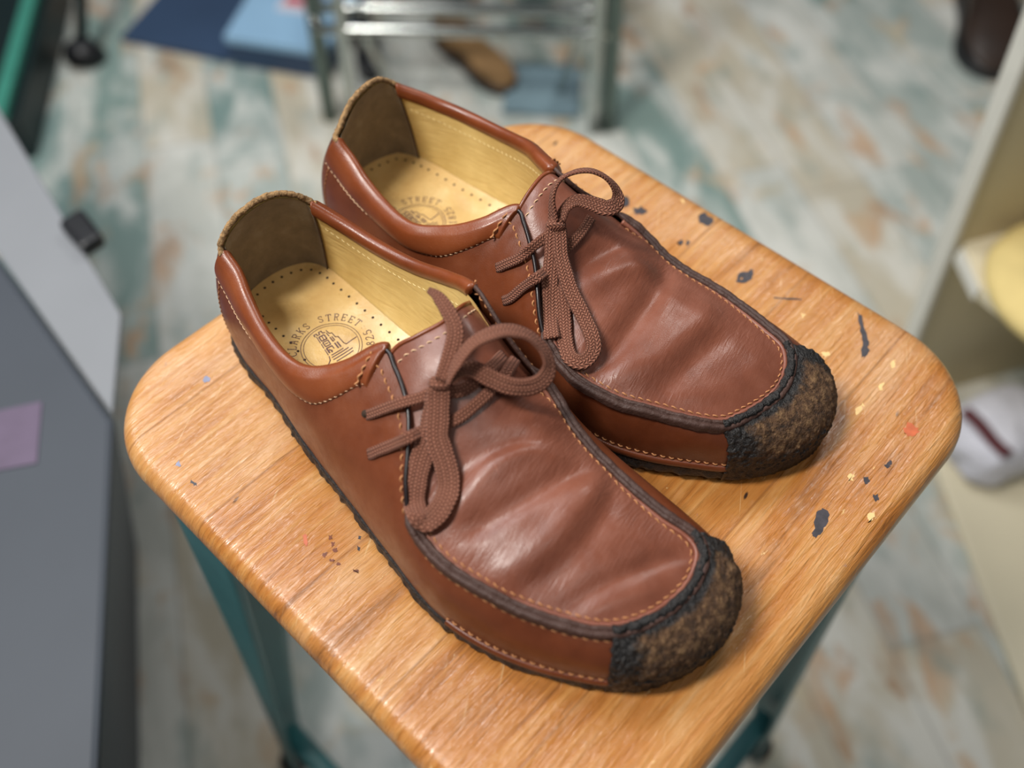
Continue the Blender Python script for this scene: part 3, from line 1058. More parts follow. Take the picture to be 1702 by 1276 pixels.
    # ---- insole outline
    def insole(st_):
        bb, oo = g.B(st_), g.outward(st_)
        side_ = np.minimum(np.mod(st_, NS), NS - np.mod(st_, NS))
        ins = 10.5 + 5.5 * smoothstep(1.5, 6, side_)
        return bb - oo * ins[:, None]

    # ---- lining, from under the collar down to the insole
    ss = np.linspace(36.5, 50 + 16.5, 330)
    top, inw = g.T(ss), g.inward(ss)
    tab = 1 - smoothstep(2.6, 3.4, np.minimum(np.mod(ss, NS), NS - np.mod(ss, NS)))
    low = np.c_[insole(ss), np.full(len(ss), 29.0)]
    start = top + inw * (3.6 - 2.2 * tab)[:, None]
    start[:, 2] -= 3.5 - 3.0 * tab
    rows = []
    for t in np.linspace(0, 1, 26):
        mid = np.c_[0.35 * start[:, :2] + 0.65 * low[:, :2] - inw[:, :2] * 3.5, 0.5 * start[:, 2] + 0.5 * low[:, 2]]
        rows.append((1 - t) ** 2 * start + 2 * t * (1 - t) * mid + t * t * low)
    V = np.vstack(rows)
    lin = mesh('lining', V * K, grid_faces(len(rows), len(ss), flip=True), M['lining'], root)
    bl = bvh_of(lin)
    ssx = ((ss > 41.6) & (ss < 46.8)) | ((ss > 53.3) & (ss < 61.5))
    for lo, hi in ((41.6, 46.7), (53.3, 61.6)):
        q = np.linspace(lo, hi, 160)
        p = np.stack([np.interp(q, ss, rows[5][:, k]) for k in range(3)], 1)
        P, N = snap(p * K, bl, 0.0)
        ii = g.inward(q)
        N = N * np.sign((N * ii).sum(1))[:, None]
        thread('lining_stitching', P, N, M['thread_cream'], root, 0.0034, 0.00018, 0.00018)
    # suede heel grip
    ss = np.linspace(47.0, 53.2, 110)
    Vh = []
    for r_ in range(0, 26):
        p = np.stack([np.interp(ss, np.linspace(36.5, 66.5, 330), rows[r_][:, k]) for k in range(3)], 1)
        lift = 0.8 if r_ > 0 else 1.2
        Vh.append(p + g.inward(ss) * lift)
    Vh = np.vstack(Vh)
    hg = mesh('heel_grip', Vh * K, grid_faces(26, len(ss), flip=True), M['suede'], root)
    p0 = Vh.reshape(26, -1, 3)
    for col_ in (0, -1):
        tube('heel_grip_edge', p0[:, col_] * K, 0.00045, M['darkedge'], root, seg=6)
    # raw upper edge of the heel tab
    ss = np.linspace(46.9, 53.15, 120)
    p = g.T(ss) + g.inward(ss) * 0.2
    p[:, 2] += 0.4
    tube('heel_tab_edge', p * K, 0.0016, M['rawtan'], root, seg=10, ry=0.0016, noise=(0.0005, 900))

    # ---- insole with its stamp and perforations
    stI = np.linspace(0, NS, 300, endpoint=False)
    I = insole(stI)
    cx = np.clip(I[:, 0], 34, 240)
    ctr = np.c_[cx, np.interp(cx, [34, 120, 190, 240], spec['spine'])]
    rr = np.linspace(0, 1, 22)
    V, F = [], []
    for r_ in rr:
        xy = ctr + (I - ctr) * r_
        z = 27.5 + 2.2 * r_ ** 3 + 0.35 * vnoise(np.c_[xy, np.zeros(len(xy))], 0.12)
        V.append(np.c_[xy, z])
    V = np.vstack(V)
    F = grid_faces(len(rr), len(stI), closed_c=True)
    base = mesh('insole', V * K, F, M['insole'], root)
    bi = bvh_of(base)

    def on_insole(x_, y_):
        h = bi.ray_cast(Vector((x_ * K, y_ * K, 0.08)), Vector((0, 0, -1)))
        return (h[0].z / K if h[0] is not None else 28.0)
    SV, SF = [], []

    def ribbon2d(pts, wd):
        pts = np.asarray(pts, float)
        d = np.gradient(pts, axis=0)
        d /= np.linalg.norm(d, axis=1)[:, None] + 1e-9
        nn = np.c_[-d[:, 1], d[:, 0]] * wd / 2
        k0 = len(SV)
        for a_, b_ in zip(pts + nn, pts - nn):
            for c_ in (a_, b_):
                SV.append((c_[0], c_[1], on_insole(*c_) + 0.12))
        for j in range(len(pts) - 1):
            SF.append((k0 + 2 * j, k0 + 2 * j + 1, k0 + 2 * j + 3, k0 + 2 * j + 2))
    stamp(ribbon2d, *spec['logo'])
    nst = len(SF)
    # perforations along the edge of the insole
    sfine = np.linspace(37.5, 63.0, 900)
    ip = insole(sfine)
    il = np.r_[0, np.cumsum(np.linalg.norm(np.diff(ip, axis=0), axis=1))]
    for st_ in np.interp(np.arange(0, il[-1], 6.6), il, sfine):
        q = insole(np.array([st_]))[0]
        c_ = np.array([np.clip(q[0], 34, 240), np.interp(np.clip(q[0], 34, 240), [34, 120, 190, 240], spec['spine'])])
        for dd in ((5.0,) if min(st_ % NS, NS - st_ % NS) < 9 else (4.0, 8.5)):
            m = q + (c_ - q) / np.linalg.norm(c_ - q) * dd
            k0 = len(SV)
            for a_ in np.linspace(0, 2 * math.pi, 10, endpoint=False):
                xx, yy = m[0] + 0.75 * math.cos(a_), m[1] + 0.75 * math.sin(a_)
                SV.append((xx, yy, on_insole(xx, yy) + 0.1))
            SF.append(tuple(range(k0, k0 + 10)))
    nb = len(V)
    V2 = np.vstack([V, np.array(SV)])
    F2 = F + [tuple(i + nb for i in f) for f in SF]
    mi = [0] * len(F) + [1] * nst + [2] * (len(SF) - nst)
    bpy.data.objects.remove(base)
    mesh('insole', V2 * K, F2, [M['insole'], M['stamp'], M['hole']], root, midx=mi)

    # ---- laces
    lace_set(root, spec['laces'])
    for (hx, hy, hz) in spec['holes']:
        P, N = snap([np.array([hx, hy, hz]) * K], bw, 0.0004)
        nn = N[0] if N[0][2] > 0 else -N[0]
        a_ = np.linspace(0, 2 * math.pi, 14, endpoint=False)
        e1 = np.cross(nn, [1, 0, 0])
        e1 /= np.linalg.norm(e1)
        e2 = np.cross(nn, e1)
        ring = np.array([P[0] + (e1 * math.cos(q) + e2 * math.sin(q)) * 0.0017 for q in a_])
        mesh('lace_hole', np.vstack([ring, ring + nn * 0.0002]), grid_faces(2, 14, closed_c=True) + [tuple(14 + q for q in range(14))], M['hole'], root)
    return root


# stroke letters for the stamp, in a 4 x 6 box with small serifs
_L = {
    'C': [[(3.7, 4.7), (3.2, 5.6), (2.2, 6), (1.0, 5.5), (0.3, 4.2), (0.2, 3), (0.3, 1.8), (1.0, 0.5), (2.2, 0), (3.2, 0.4), (3.8, 1.3)]],
    'L': [[(0.9, 6), (0.9, 0), (3.6, 0), (3.7, 1.3)], [(0.2, 6), (1.7, 6)], [(0.2, 0), (1, 0)]],
    'A': [[(0.3, 0), (2, 6), (3.7, 0)], [(0.9, 2.1), (3.1, 2.1)], [(-0.2, 0), (0.9, 0)], [(3.1, 0), (4.2, 0)]],
    'R': [[(0.8, 0), (0.8, 6), (2.5, 6), (3.4, 5.3), (3.4, 3.9), (2.5, 3.2), (0.8, 3.2)], [(2.1, 3.2), (3.3, 0), (4, 0)], [(0.2, 0), (1.5, 0)], [(0.2, 6), (0.9, 6)]],
    'K': [[(0.8, 0), (0.8, 6)], [(3.5, 6), (0.9, 2.7)], [(1.7, 3.6), (3.6, 0)], [(0.2, 0), (1.5, 0)], [(0.2, 6), (1.5, 6)], [(2.9, 6), (4, 6)], [(3, 0), (4.1, 0)]],
    'S': [[(3.3, 4.6), (3.2, 5.6), (2.1, 6), (0.9, 5.6), (0.6, 4.5), (1.2, 3.5), (2.8, 2.7), (3.5, 1.7), (3.2, 0.5), (2, 0), (0.8, 0.4), (0.5, 1.5)]],
    'T': [[(2, 0), (2, 6)], [(0.2, 4.9), (0.3, 6), (3.7, 6), (3.8, 4.9)], [(1.3, 0), (2.7, 0)]],
    'E': [[(3.6, 4.9), (3.5, 6), (0.8, 6), (0.8, 0), (3.6, 0), (3.7, 1.2)], [(0.8, 3.1), (2.7, 3.1)], [(2.7, 3.7), (2.7, 2.5)], [(0.2, 6), (0.9, 6)], [(0.2, 0), (0.9, 0)]],
    'B': [[(0.8, 0), (0.8, 6), (2.4, 6), (3.2, 5.3), (3.2, 4), (2.4, 3.2), (0.8, 3.2)], [(2.4, 3.2), (3.6, 2.5), (3.6, 0.8), (2.6, 0), (0.2, 0)], [(0.2, 6), (0.9, 6)]],
    'I': [[(2, 0), (2, 6)], [(1.2, 0), (2.8, 0)], [(1.2, 6), (2.8, 6)]],
    'H': [[(0.7, 0), (0.7, 6)], [(3.3, 0), (3.3, 6)], [(0.7, 3), (3.3, 3)], [(0.1, 0), (1.3, 0)], [(0.1, 6), (1.3, 6)], [(2.7, 0), (3.9, 0)], [(2.7, 6), (3.9, 6)]],
    'D': [[(0.8, 0), (0.8, 6), (2.2, 6), (3.4, 5), (3.7, 3), (3.4, 1), (2.2, 0), (0.2, 0)], [(0.2, 6), (0.9, 6)]],
    '1': [[(1.1, 5.2), (2.1, 6), (2.1, 0)], [(1.2, 0), (3, 0)]],
    '8': [[(2, 3.2), (3.1, 4), (3.1, 5.3), (2, 6), (0.9, 5.3), (0.9, 4), (2, 3.2), (3.4, 2.3), (3.4, 0.8), (2, 0), (0.6, 0.8), (0.6, 2.3), (2, 3.2)]],
    '2': [[(0.6, 4.6), (1, 5.7), (2, 6), (3.1, 5.5), (3.2, 4.2), (2.2, 2.4), (0.5, 0), (3.6, 0), (3.7, 0.9)]],
    '5': [[(3.3, 6), (1.1, 6), (0.8, 3.4), (2.2, 3.7), (3.4, 2.9), (3.4, 1), (2.3, 0), (0.8, 0.3), (0.5, 1.1)]],
    ':': [[(1.9, 1.0), (2.1, 1.4)], [(1.9, 3.8), (2.1, 4.2)]],
}


def stamp(ribbon, cx, cy, rad, rot):
    """the round maker's stamp; local up of the stamp points to the heel"""
    up = np.array([-math.cos(rot), -math.sin(rot)])
    rt = np.array([-up[1], up[0]]) * -1.0

    def to(p):
        p = np.asarray(p, float)
        return np.array([cx, cy]) + p[:, :1] * rt + p[:, 1:] * up
    # two rings
    a = np.linspace(0, 2 * math.pi, 90)
    for r_, wd in ((rad, 0.36), (rad * 0.91, 0.30)):
        ribbon(to(np.c_[r_ * np.cos(a), r_ * np.sin(a)]), wd)
    hgt = rad * 0.26
    k = hgt / 6

    def arc(txt, mid_deg, step, top):
        for i, ch in enumerate(txt):
            if ch == ' ':
                continue
            off = (i - (len(txt) - 1) / 2) * step
            for sx_ in _L[ch]:
                q = np.array(sx_, float)
                q = np.vstack([np.linspace(q[j], q[j + 1], 4) for j in range(len(q) - 1)])
                if top:
                    th = math.radians(mid_deg - off)
                    rr = rad * 1.14 + q[:, 1] * k
                    t = th - (q[:, 0] - 2) * k / (rad * 1.26)
                else:
                    th = math.radians(mid_deg + off)
                    rr = rad * 1.14 + (6 - q[:, 1]) * k
                    t = th + (q[:, 0] - 2) * k / (rad * 1.26)
                ribbon(to(np.c_[rr * np.cos(t), rr * np.sin(t)]), 0.40)
    arc(':CLARKS STREET:', 91, 12.1, True)
    arc('ESTABLISHED 1825', 272, 10.9, False)
    # the little battlemented tower standing on its steps
    s = rad / 10.0
    lines = [
        ([(-2.6, 6.6), (-2.6, 7.6), (-1.7, 7.6), (-1.7, 6.8), (-0.8, 6.8), (-0.8, 7.8), (0.2, 7.8), (0.2, 6.8), (1.1, 6.6)], 0.40),
        ([(-2.2, 6.5), (-2.3, 3.4)], 0.34), ([(-2.3, 2.9), (-2.4, 0.8)], 0.34), ([(-2.4, 0.3), (-2.5, -2.4)], 0.34),
        ([(-2.5, -2.9), (-3.0, -4.6), (-5.4, -7.0)], 0.34),
        ([(-1.6, 5.9), (0.3, 5.9)], 0.5), ([(-1.6, 5.9), (-1.6, 3.9), (0.3, 3.9), (0.3, 5.9)], 0.45), ([(-0.65, 5.8), (-0.65, 4.0)], 0.35),
        ([(-1.6, 3.2), (-1.6, 1.2), (0.3, 1.2), (0.3, 3.2), (-1.6, 3.2)], 0.42), ([(-1.2, 2.2), (-0.1, 2.2)], 0.40),
        ([(-1.7, 0.4), (-1.7, -1.9)], 0.6), ([(-1.7, 0.4), (0.5, 0.4)], 0.5), ([(0.3, 0.4), (0.4, -1.0)], 0.4),
        ([(-1.3, -0.5), (-0.6, -1.3), (-0.9, -2.0)], 0.5),
        ([(1.3, 6.2), (1.4, 4.4)], 0.36), ([(1.4, 3.9), (1.5, 1.9), (1.9, 1.9)], 0.44), ([(2.1, 3.8), (2.2, 1.9)], 0.40),
        ([(1.6, 1.0), (1.7, -1.6)], 0.55), ([(2.5, 1.0), (2.6, -1.6)], 0.55),
        ([(1.7, 7.2), (2.0, 5.4), (2.8, 5.2), (3.0, 3.0), (3.8, 2.6), (4.1, -0.6), (4.6, -1.6), (8.8, -1.0)], 0.34),
        ([(-1.7, -3.0), (3.0, -2.5)], 0.36), ([(-2.0, -3.9), (4.6, -3.2)], 0.36), ([(-2.0, -4.9), (5.6, -4.1)], 0.36),
        ([(-1.4, -6.0), (5.2, -5.2)], 0.36),
    ]
    for p, wd in lines:
        p = np.asarray(p, float) * s * 1.0
        p = np.vstack([np.linspace(p[j], p[j + 1], 5) for j in range(len(p) - 1)])
        ribbon(to(p), wd * s)


def lace_ribbon(name, P, up, wd, mat, parent, th=0.0016, step=0.0012, taper=None):
    """flat woven lace along P (metres, local); up = list of face normals at the control points"""
    P = np.asarray(P, float)
    up = np.asarray(up, float)
    f, h = catmull(P, closed=False), catmull(up, closed=False)
    s = np.linspace(0, len(P) - 1, 60 * (len(P) - 1))
    Q, N = f(s), h(s)
    d = np.r_[0, np.cumsum(np.linalg.norm(np.diff(Q, axis=0), axis=1))]
    n = max(6, int(d[-1] / step))
    t = np.linspace(0, d[-1], n)
    Q = np.stack([np.interp(t, d, Q[:, k]) for k in range(3)], 1)
    N = np.stack([np.interp(t, d, N[:, k]) for k in range(3)], 1)
    T, N, S = frames(Q, N)
    prof = [(-0.5, 0.0), (-0.46, 0.36), (-0.36, 0.5), (-0.18, 0.5), (0, 0.5), (0.18, 0.5), (0.36, 0.5), (0.46, 0.36), (0.5, 0.0),
            (0.46, -0.36), (0.36, -0.5), (0.18, -0.5), (0, -0.5), (-0.18, -0.5), (-0.36, -0.5), (-0.46, -0.36)]
    W = np.full(n, wd) if taper is None else wd * np.interp(t / t[-1], *taper)
    jit = 1 + 0.05 * vnoise(Q, 300)
    V, UV = [], []
    for k in range(n):
        for a, b in prof:
            V.append(Q[k] + S[k] * a * W[k] * jit[k] + N[k] * b * th)
            UV.append((a * wd * 1000, t[k] * 1000))
    m = len(prof)
    F = grid_faces(n, m, closed_c=True) + [tuple(range(m))[::-1], tuple((n - 1) * m + k for k in range(m))]
    return mesh(name, V, F, mat, parent, uv=UV)


def lace_set(root, laces):
    if not laces:
        return
    K = 0.001
    # the knot carries the other pieces of the lace
    kn = laces['knot']
    c = np.array(kn['c']) * K
    ax = np.array(kn['axis'], float)
    ax /= np.linalg.norm(ax)
    upv = np.array(kn['up'], float)
    upv -= ax * (upv @ ax)
    upv /= np.linalg.norm(upv)
    sd = np.cross(ax, upv)
    a, b, l = (v * K for v in kn['size'])
    V, UV = [], []
    nu, nv = 20, 28
    for i in range(nu):
        th = math.pi * (i + 0.5) / nu
        for j in range(nv):
            ph = 2 * math.pi * j / nv
            rr = math.sin(th) ** 0.55
            p = c + ax * (-math.cos(th) * l) + sd * (a * rr * math.cos(ph)) + upv * (b * rr * math.sin(ph))
            V.append(p + upv * 0.0004 * math.sin(-math.cos(th) * 5.0 + 1.2 * math.cos(ph)))
            UV.append((-math.cos(th) * l * 1000, ph * 4.2))
    F = grid_faces(nu, nv, closed_c=True) + [tuple(range(nv))[::-1], tuple((nu - 1) * nv + k for k in range(nv))]
    knot = mesh('lace', V, F, M['lace'], root, uv=UV)
    for nm, pts, ups, wd, *rest in laces['bits']:
        pts = np.array(pts, float) * K
        lace_ribbon(nm, pts, ups, wd * K, M['lace'], knot, taper=rest[0] if rest else None)


def dome_front(u):
    return np.interp(u, [0, 0.15, 0.4, 0.65, 0.85, 1], [0, 4.5, 8.5, 7.5, 5.5, 4])


FRONT = dict(
    tongue=[(119, -10, 75.5), (124, -1, 81), (128.5, 11, 84.6), (128, 22, 85)],
    dome=dome_front, creases=[([(176, -26), (181, -8), (188, 4)], -1.7, 6.0), ([(188, -36), (188, -14), (192, 2)], 1.5, 5.5),
             ([(199, -35), (205, -11), (210, 11)], -2.6, 6.0), ([(221, -42), (224, -15), (219.5, 17)], 2.0, 7.0),
             ([(233, -30), (234, -6), (228, 16)], -1.1, 5.5), ([(247, -30), (254, -4), (263, 18)], -1.4, 4.5),
             ([(256, -24), (265, -2)], 0.8, 5.0)], flex=(150, 262), spine=[-3, -6, -10, -2], logo=(64.5, -11.0, 15.4, -0.18),
    laces=None, holes=[(127, -33.7, 58), (140.6, -44.4, 53)])
REAR = dict(
    tongue=[(128, -8, 78.5), (127, 1, 83), (126, 11, 85), (127, 17, 84)],
    dome=dome_front, creases=[([(178, -20), (180.5, -2), (186, 14)], 1.7, 6.0), ([(206, -38), (205, -15), (201, 7), (195, 29)], -3.0, 6.5),
             ([(217.5, -38), (223.5, -15), (227, 12), (223, 28)], 2.0, 8.0), ([(235, -27), (236, -2), (238, 14)], -1.1, 6.0),
             ([(246, -20), (256, -1), (258, 20)], 0.6, 6.0), ([(166, -22), (168, 0), (172, 18)], -1.2, 5.0)],
            flex=(150, 262), spine=[-2, 0, 3, 12], logo=(59.5, -15.0, 15.0, -0.14),
    laces=None, holes=[(136.3, -31.7, 62), (149.4, -41.5, 56)])

# LACES
FRONT['laces'] = dict(
    knot=dict(c=(150.6, -10.5, 82.1), axis=(2.6, -2.7, -3.5), up=(0.35, -0.41, 0.84), size=(5.0, 3.6, 3.4)),
    bits=[
        ('lace_strand', [(127.8, -35.3, 59.6), (129.9, -34.6, 62.0), (131.9, -33.3, 64.2), (136.6, -29.4, 68.9), (141.6, -25.2, 73.5), (146.9, -18.6, 76.3), (151.0, -12.5, 79.7)],
         [(0.17, -0.55, 0.82), (0.16, -0.55, 0.82), (0.15, -0.54, 0.83), (0.15, -0.5, 0.85), (0.17, -0.44, 0.88), (0.3, -0.45, 0.85), (0.33, -0.45, 0.83)], 5.2),
        ('lace_strand', [(138.9, -45.0, 50.6), (141.1, -44.4, 53.5), (143.4, -42.8, 56.5), (149.7, -37.9, 63.6), (155.1, -33.7, 70.4), (155.7, -27.3, 68.5), (159.1, -20.7, 69.8), (163.2, -12.2, 71.2), (164.7, -0.0, 74.2), (164.2, 12.0, 76.0), (162.2, 19.5, 76.0), (158.2, 26.8, 71.0)],
         [(0.13, -0.6, 0.79), (0.12, -0.6, 0.79), (0.12, -0.57, 0.81), (0.11, -0.54, 0.83), (0.52, -0.1, 0.85), (0.29, -0.41, 0.87), (0.33, -0.38, 0.86), (0.4, -0.33, 0.86), (0.46, -0.25, 0.85), (0.53, -0.09, 0.84), (0.42, -0.41, 0.81), (0.42, -0.42, 0.8)], 5.4),
        ('lace_strand', [(152.4, -10.4, 78.1), (156.9, -4.2, 77.3), (158.5, 3.9, 78.8), (158.4, 13.0, 79.5), (154.4, 23.4, 73.7)],
         [(0.35, -0.42, 0.84), (0.43, -0.32, 0.85), (0.47, -0.24, 0.85), (0.51, -0.04, 0.86), (0.49, 0.28, 0.83)], 6.0),
        ('lace_end', [(151.8, -10.9, 86.0), (148.0, -2.0, 90.0), (142.3, 6.7, 95.0), (134.4, 10.1, 98.0), (125.4, 12.1, 99.0), (119.7, 12.3, 98.0)],
         [(0.46, -0.35, 0.81), (0.47, -0.37, 0.8), (0.48, -0.39, 0.78), (0.5, -0.4, 0.77), (0.51, -0.4, 0.76), (0.52, -0.4, 0.76)], 7.6, ([0, 0.15, 0.5, 0.82, 1], [0.75, 1, 1, 0.8, 0.38])),
        ('bow_loop', [(153.3, -9.3, 85.0), (153.3, -4.0, 91.0), (153.5, 4.9, 97.0), (155.8, 12.6, 99.0), (159.0, 20.6, 98.0), (164.5, 27.3, 94.0), (170.9, 30.3, 88.0), (176.4, 28.9, 83.0), (178.8, 23.6, 80.0), (177.5, 16.5, 80.0), (172.6, 9.6, 82.0), (164.8, 5.5, 84.0), (157.7, 2.5, 86.0), (154.6, -2.1, 87.0), (153.7, -8.2, 86.0)],
         [(-0.21, 0.31, 0.93), (-0.31, 0.21, 0.93), (-0.31, 0.21, 0.93), (-0.1, 0.2, 0.97), (0.21, 0.52, 0.83), (0.5, 0.7, 0.5), (0.78, 0.49, 0.39), (0.83, 0.21, 0.52), (0.7, -0.5, 0.5), (0.29, -0.77, 0.57), (0.1, -0.7, 0.7), (0.0, -0.6, 0.8), (-0.1, -0.5, 0.86), (-0.21, -0.31, 0.93), (-0.22, 0.0, 0.98)], 8.0),
        ('bow_loop', [(151.5, -12.4, 81.4), (154.1, -15.1, 77.9), (158.2, -19.5, 73.6), (163.4, -25.0, 68.9), (172.1, -28.9, 63.7), (178.8, -33.3, 59.7), (182.7, -39.4, 58.0), (183.5, -45.4, 55.4), (181.7, -49.5, 52.5), (178.1, -50.5, 54.4), (172.0, -47.2, 53.0), (167.7, -42.3, 57.0), (163.2, -34.7, 62.4), (160.1, -26.9, 67.4), (156.3, -20.7, 72.4), (153.2, -15.3, 77.2), (150.8, -11.9, 80.1)],
         [(0.34, -0.44, 0.83), (0.33, -0.44, 0.84), (0.33, -0.4, 0.85), (0.32, -0.36, 0.88), (0.4, -0.31, 0.86), (0.15, -0.28, 0.95), (0.12, -0.38, 0.92), (0.14, -0.4, 0.91), (0.14, -0.41, 0.9), (0.51, 0.01, 0.86), (0.3, -0.44, 0.84), (0.28, -0.41, 0.87), (0.28, -0.4, 0.88), (0.32, -0.37, 0.87), (0.32, -0.4, 0.86), (0.32, -0.44, 0.84), (0.34, -0.44, 0.83)], 10.0),
    ])
REAR['laces'] = dict(
    knot=dict(c=(150.3, -6.8, 80.9), axis=(3.9, -3.7, -2.6), up=(0.44, -0.33, 0.83), size=(5.0, 3.6, 3.4)),
    bits=[
        ('lace_strand', [(134.1, -31.5, 59.3), (136.5, -31.4, 61.9), (138.8, -30.4, 64.5), (145.0, -26.8, 70.8), (148.6, -21.5, 76.7), (150.5, -10.9, 78.8)],
         [(0.11, -0.71, 0.69), (0.11, -0.72, 0.69), (0.13, -0.68, 0.72), (0.11, -0.62, 0.77), (0.72, 0.27, 0.64), (0.41, -0.39, 0.83)], 5.2),
        ('lace_strand', [(145.5, -39.4, 50.1), (148.0, -39.5, 53.1), (150.6, -38.8, 56.7), (154.9, -35.5, 64.4), (160.5, -32.1, 72.6), (159.0, -23.6, 69.0), (159.3, -16.4, 70.2), (158.8, -6.4, 72.3), (157.9, 4.2, 73.4), (155.6, 14.4, 73.7)],
         [(0.07, -0.76, 0.64), (0.05, -0.76, 0.65), (0.03, -0.74, 0.68), (0.03, -0.69, 0.72), (0.5, -0.15, 0.85), (0.32, -0.46, 0.83), (0.43, -0.38, 0.81), (0.5, -0.28, 0.82), (0.52, -0.21, 0.83), (0.51, -0.26, 0.82)], 5.2),
        ('lace_end', [(150.9, -8.8, 80.7), (153.7, -12.8, 77.5), (157.9, -18.0, 73.4), (166.1, -29.1, 64.8), (173.7, -37.7, 58.5), (182.0, -46.1, 57.8)],
         [(0.43, -0.34, 0.83), (0.4, -0.4, 0.82), (0.35, -0.42, 0.84), (0.39, -0.37, 0.84), (0.28, -0.47, 0.84), (0.28, -0.53, 0.8)], 8),
        ('bow_loop', [(148.3, -6.4, 82.0), (143.3, -1.8, 92.0), (142.9, 3.5, 98.0), (147.2, 9.2, 102.0), (152.6, 15.1, 102.0), (158.5, 19.6, 98.0), (164.1, 21.1, 92.0), (167.6, 17.5, 89.0), (165.8, 11.6, 89.0), (159.2, 8.7, 90.0), (152.8, 5.7, 90.0), (150.3, 0.8, 88.0), (150.3, -3.8, 83.0)],
         [(-0.51, -0.3, 0.81), (-0.72, -0.31, 0.62), (-0.6, 0.1, 0.8), (-0.21, 0.52, 0.83), (0.1, 0.7, 0.7), (0.42, 0.74, 0.53), (0.77, 0.33, 0.55), (0.65, -0.54, 0.54), (0.11, -0.53, 0.84), (0.0, -0.32, 0.95), (-0.11, -0.22, 0.97), (-0.4, -0.2, 0.9), (-0.31, -0.21, 0.93)], 7.8),
        ('bow_loop', [(152.4, -7.0, 80.3), (156.3, -10.7, 77.7), (161.5, -15.7, 74.1), (173.9, -23.4, 67.2), (185.9, -28.6, 62.9), (196.1, -33.6, 59.7), (200.5, -37.9, 56.6), (200.4, -45.1, 54.9), (194.5, -47.3, 55.1), (186.7, -41.9, 56.4), (179.0, -33.8, 59.2), (172.0, -27.1, 63.8), (164.3, -20.0, 68.3), (156.5, -12.5, 75.6), (152.3, -8.2, 79.2)],
         [(0.46, -0.32, 0.83), (0.43, -0.34, 0.84), (0.46, -0.34, 0.82), (0.1, -0.4, 0.91), (0.25, -0.39, 0.89), (0.33, -0.36, 0.87), (0.42, -0.33, 0.85), (0.33, -0.34, 0.88), (0.21, -0.44, 0.87), (0.12, -0.43, 0.89), (0.21, -0.47, 0.86), (0.19, -0.41, 0.89), (0.5, -0.36, 0.79), (0.4, -0.36, 0.84), (0.44, -0.33, 0.83)], 7.6),
    ])

shoe_front = build_shoe((-0.128945, 0.057016), math.radians(-45.18),
                        'right brown leather moccasin shoe, nearer the camera, on the wooden stool', T_FRONT, B_FRONT, FRONT, 'right')
shoe_rear = build_shoe((-0.086648, 0.141151), math.radians(-41.68),
                       'left brown leather moccasin shoe, behind the other one, on the wooden stool', T_REAR, B_REAR, REAR, 'left')

# ------------------------------------------------------------------ things round the stool
M['bin_shaded'] = plain('shade_darkened_grey_board', srgb(60, 66, 75), 0.6, var=0.06, scale=6)  # carton body: its shade is put into the grey
M['bin_flap'] = plain('pale_grey_board', srgb(130, 133, 138), 0.6, var=0.05, scale=6)
M['navy'] = plain('navy_print', srgb(44, 54, 92), 0.6)
M['mauve'] = plain('mauve_print', srgb(92, 78, 100), 0.6)
M['black'] = plain('black_plastic', srgb(22, 23, 27), 0.4)
M['cream'] = plain('cream_painted_board', srgb(226, 216, 188), 0.55, var=0.05, scale=5)
M['cream_shaded'] = plain('shaded_cream_board', srgb(206, 193, 158), 0.6, var=0.06, scale=5)  # cream side panel, toned down for the shade it stands in
M['white'] = plain('white_edge_band', srgb(226, 224, 214), 0.5, var=0.03)
M['yellow'] = plain('pale_yellow_suede', srgb(232, 208, 140), 0.85, var=0.1, scale=22, bump=0.3, bscale=300)
M['paper'] = plain('white_paper', srgb(214, 214, 224), 0.7, var=0.06, scale=14)
M['maroon'] = plain('maroon_print', srgb(92, 44, 50), 0.6)
M['bluebox'] = plain('light_blue_card', srgb(150, 190, 222), 0.6, var=0.05, scale=6)
M['blueshade'] = plain('shaded_blue_card', srgb(52, 74, 104), 0.6, var=0.1, scale=6)  # blue card with the shade of the box sides in its colour
M['red'] = plain('red_print', srgb(196, 70, 84), 0.6)
M['darkgreen'] = plain('dark_green_paint', srgb(16, 34, 36), 0.5, var=0.15, scale=8)
M['brightteal'] = plain('bright_teal_paint', srgb(70, 150, 132), 0.4, var=0.06)
M['chrome'] = plain('chrome_wire', srgb(186, 190, 186), 0.16, metal=1.0, var=0.05)
M['tan_suede'] = plain('tan_suede', srgb(150, 116, 76), 0.9, var=0.14, scale=30, bump=0.3, bscale=500)
M['darkbrown'] = plain('dark_brown_leather', srgb(48, 32, 22), 0.45, var=0.25, scale=18)
M['blackleather'] = plain('black_leather', srgb(24, 24, 28), 0.4, var=0.2)
M['sheet'] = plain('blue_cotton_cloth', srgb(122, 146, 156), 0.85, var=0.14, scale=12)


def slab(name, poly, z0, z1, mat, parent=None, bev=0.004, off=(0, 0)):
    P = np.asarray(poly, float) + np.asarray(off)
    if ((P[:, 0] * np.roll(P[:, 1], -1)) - (P[:, 1] * np.roll(P[:, 0], -1))).sum() < 0:
        P = P[::-1]
    n = len(P)
    V = [(*p, z0) for p in P] + [(*p, z1) for p in P]
    F = [tuple(range(n))[::-1], tuple(range(n, 2 * n))] + [(k, (k + 1) % n, n + (k + 1) % n, n + k) for k in range(n)]
    o = mesh(name, V, F, mat, parent, smooth=False)
    if bev:
        mod_bevel(o, bev)
    return o


def root_at(name, label, cat, x, y, z=0.0, group=None):
    return thing(name, label, cat, (x, y, z), 0, group)


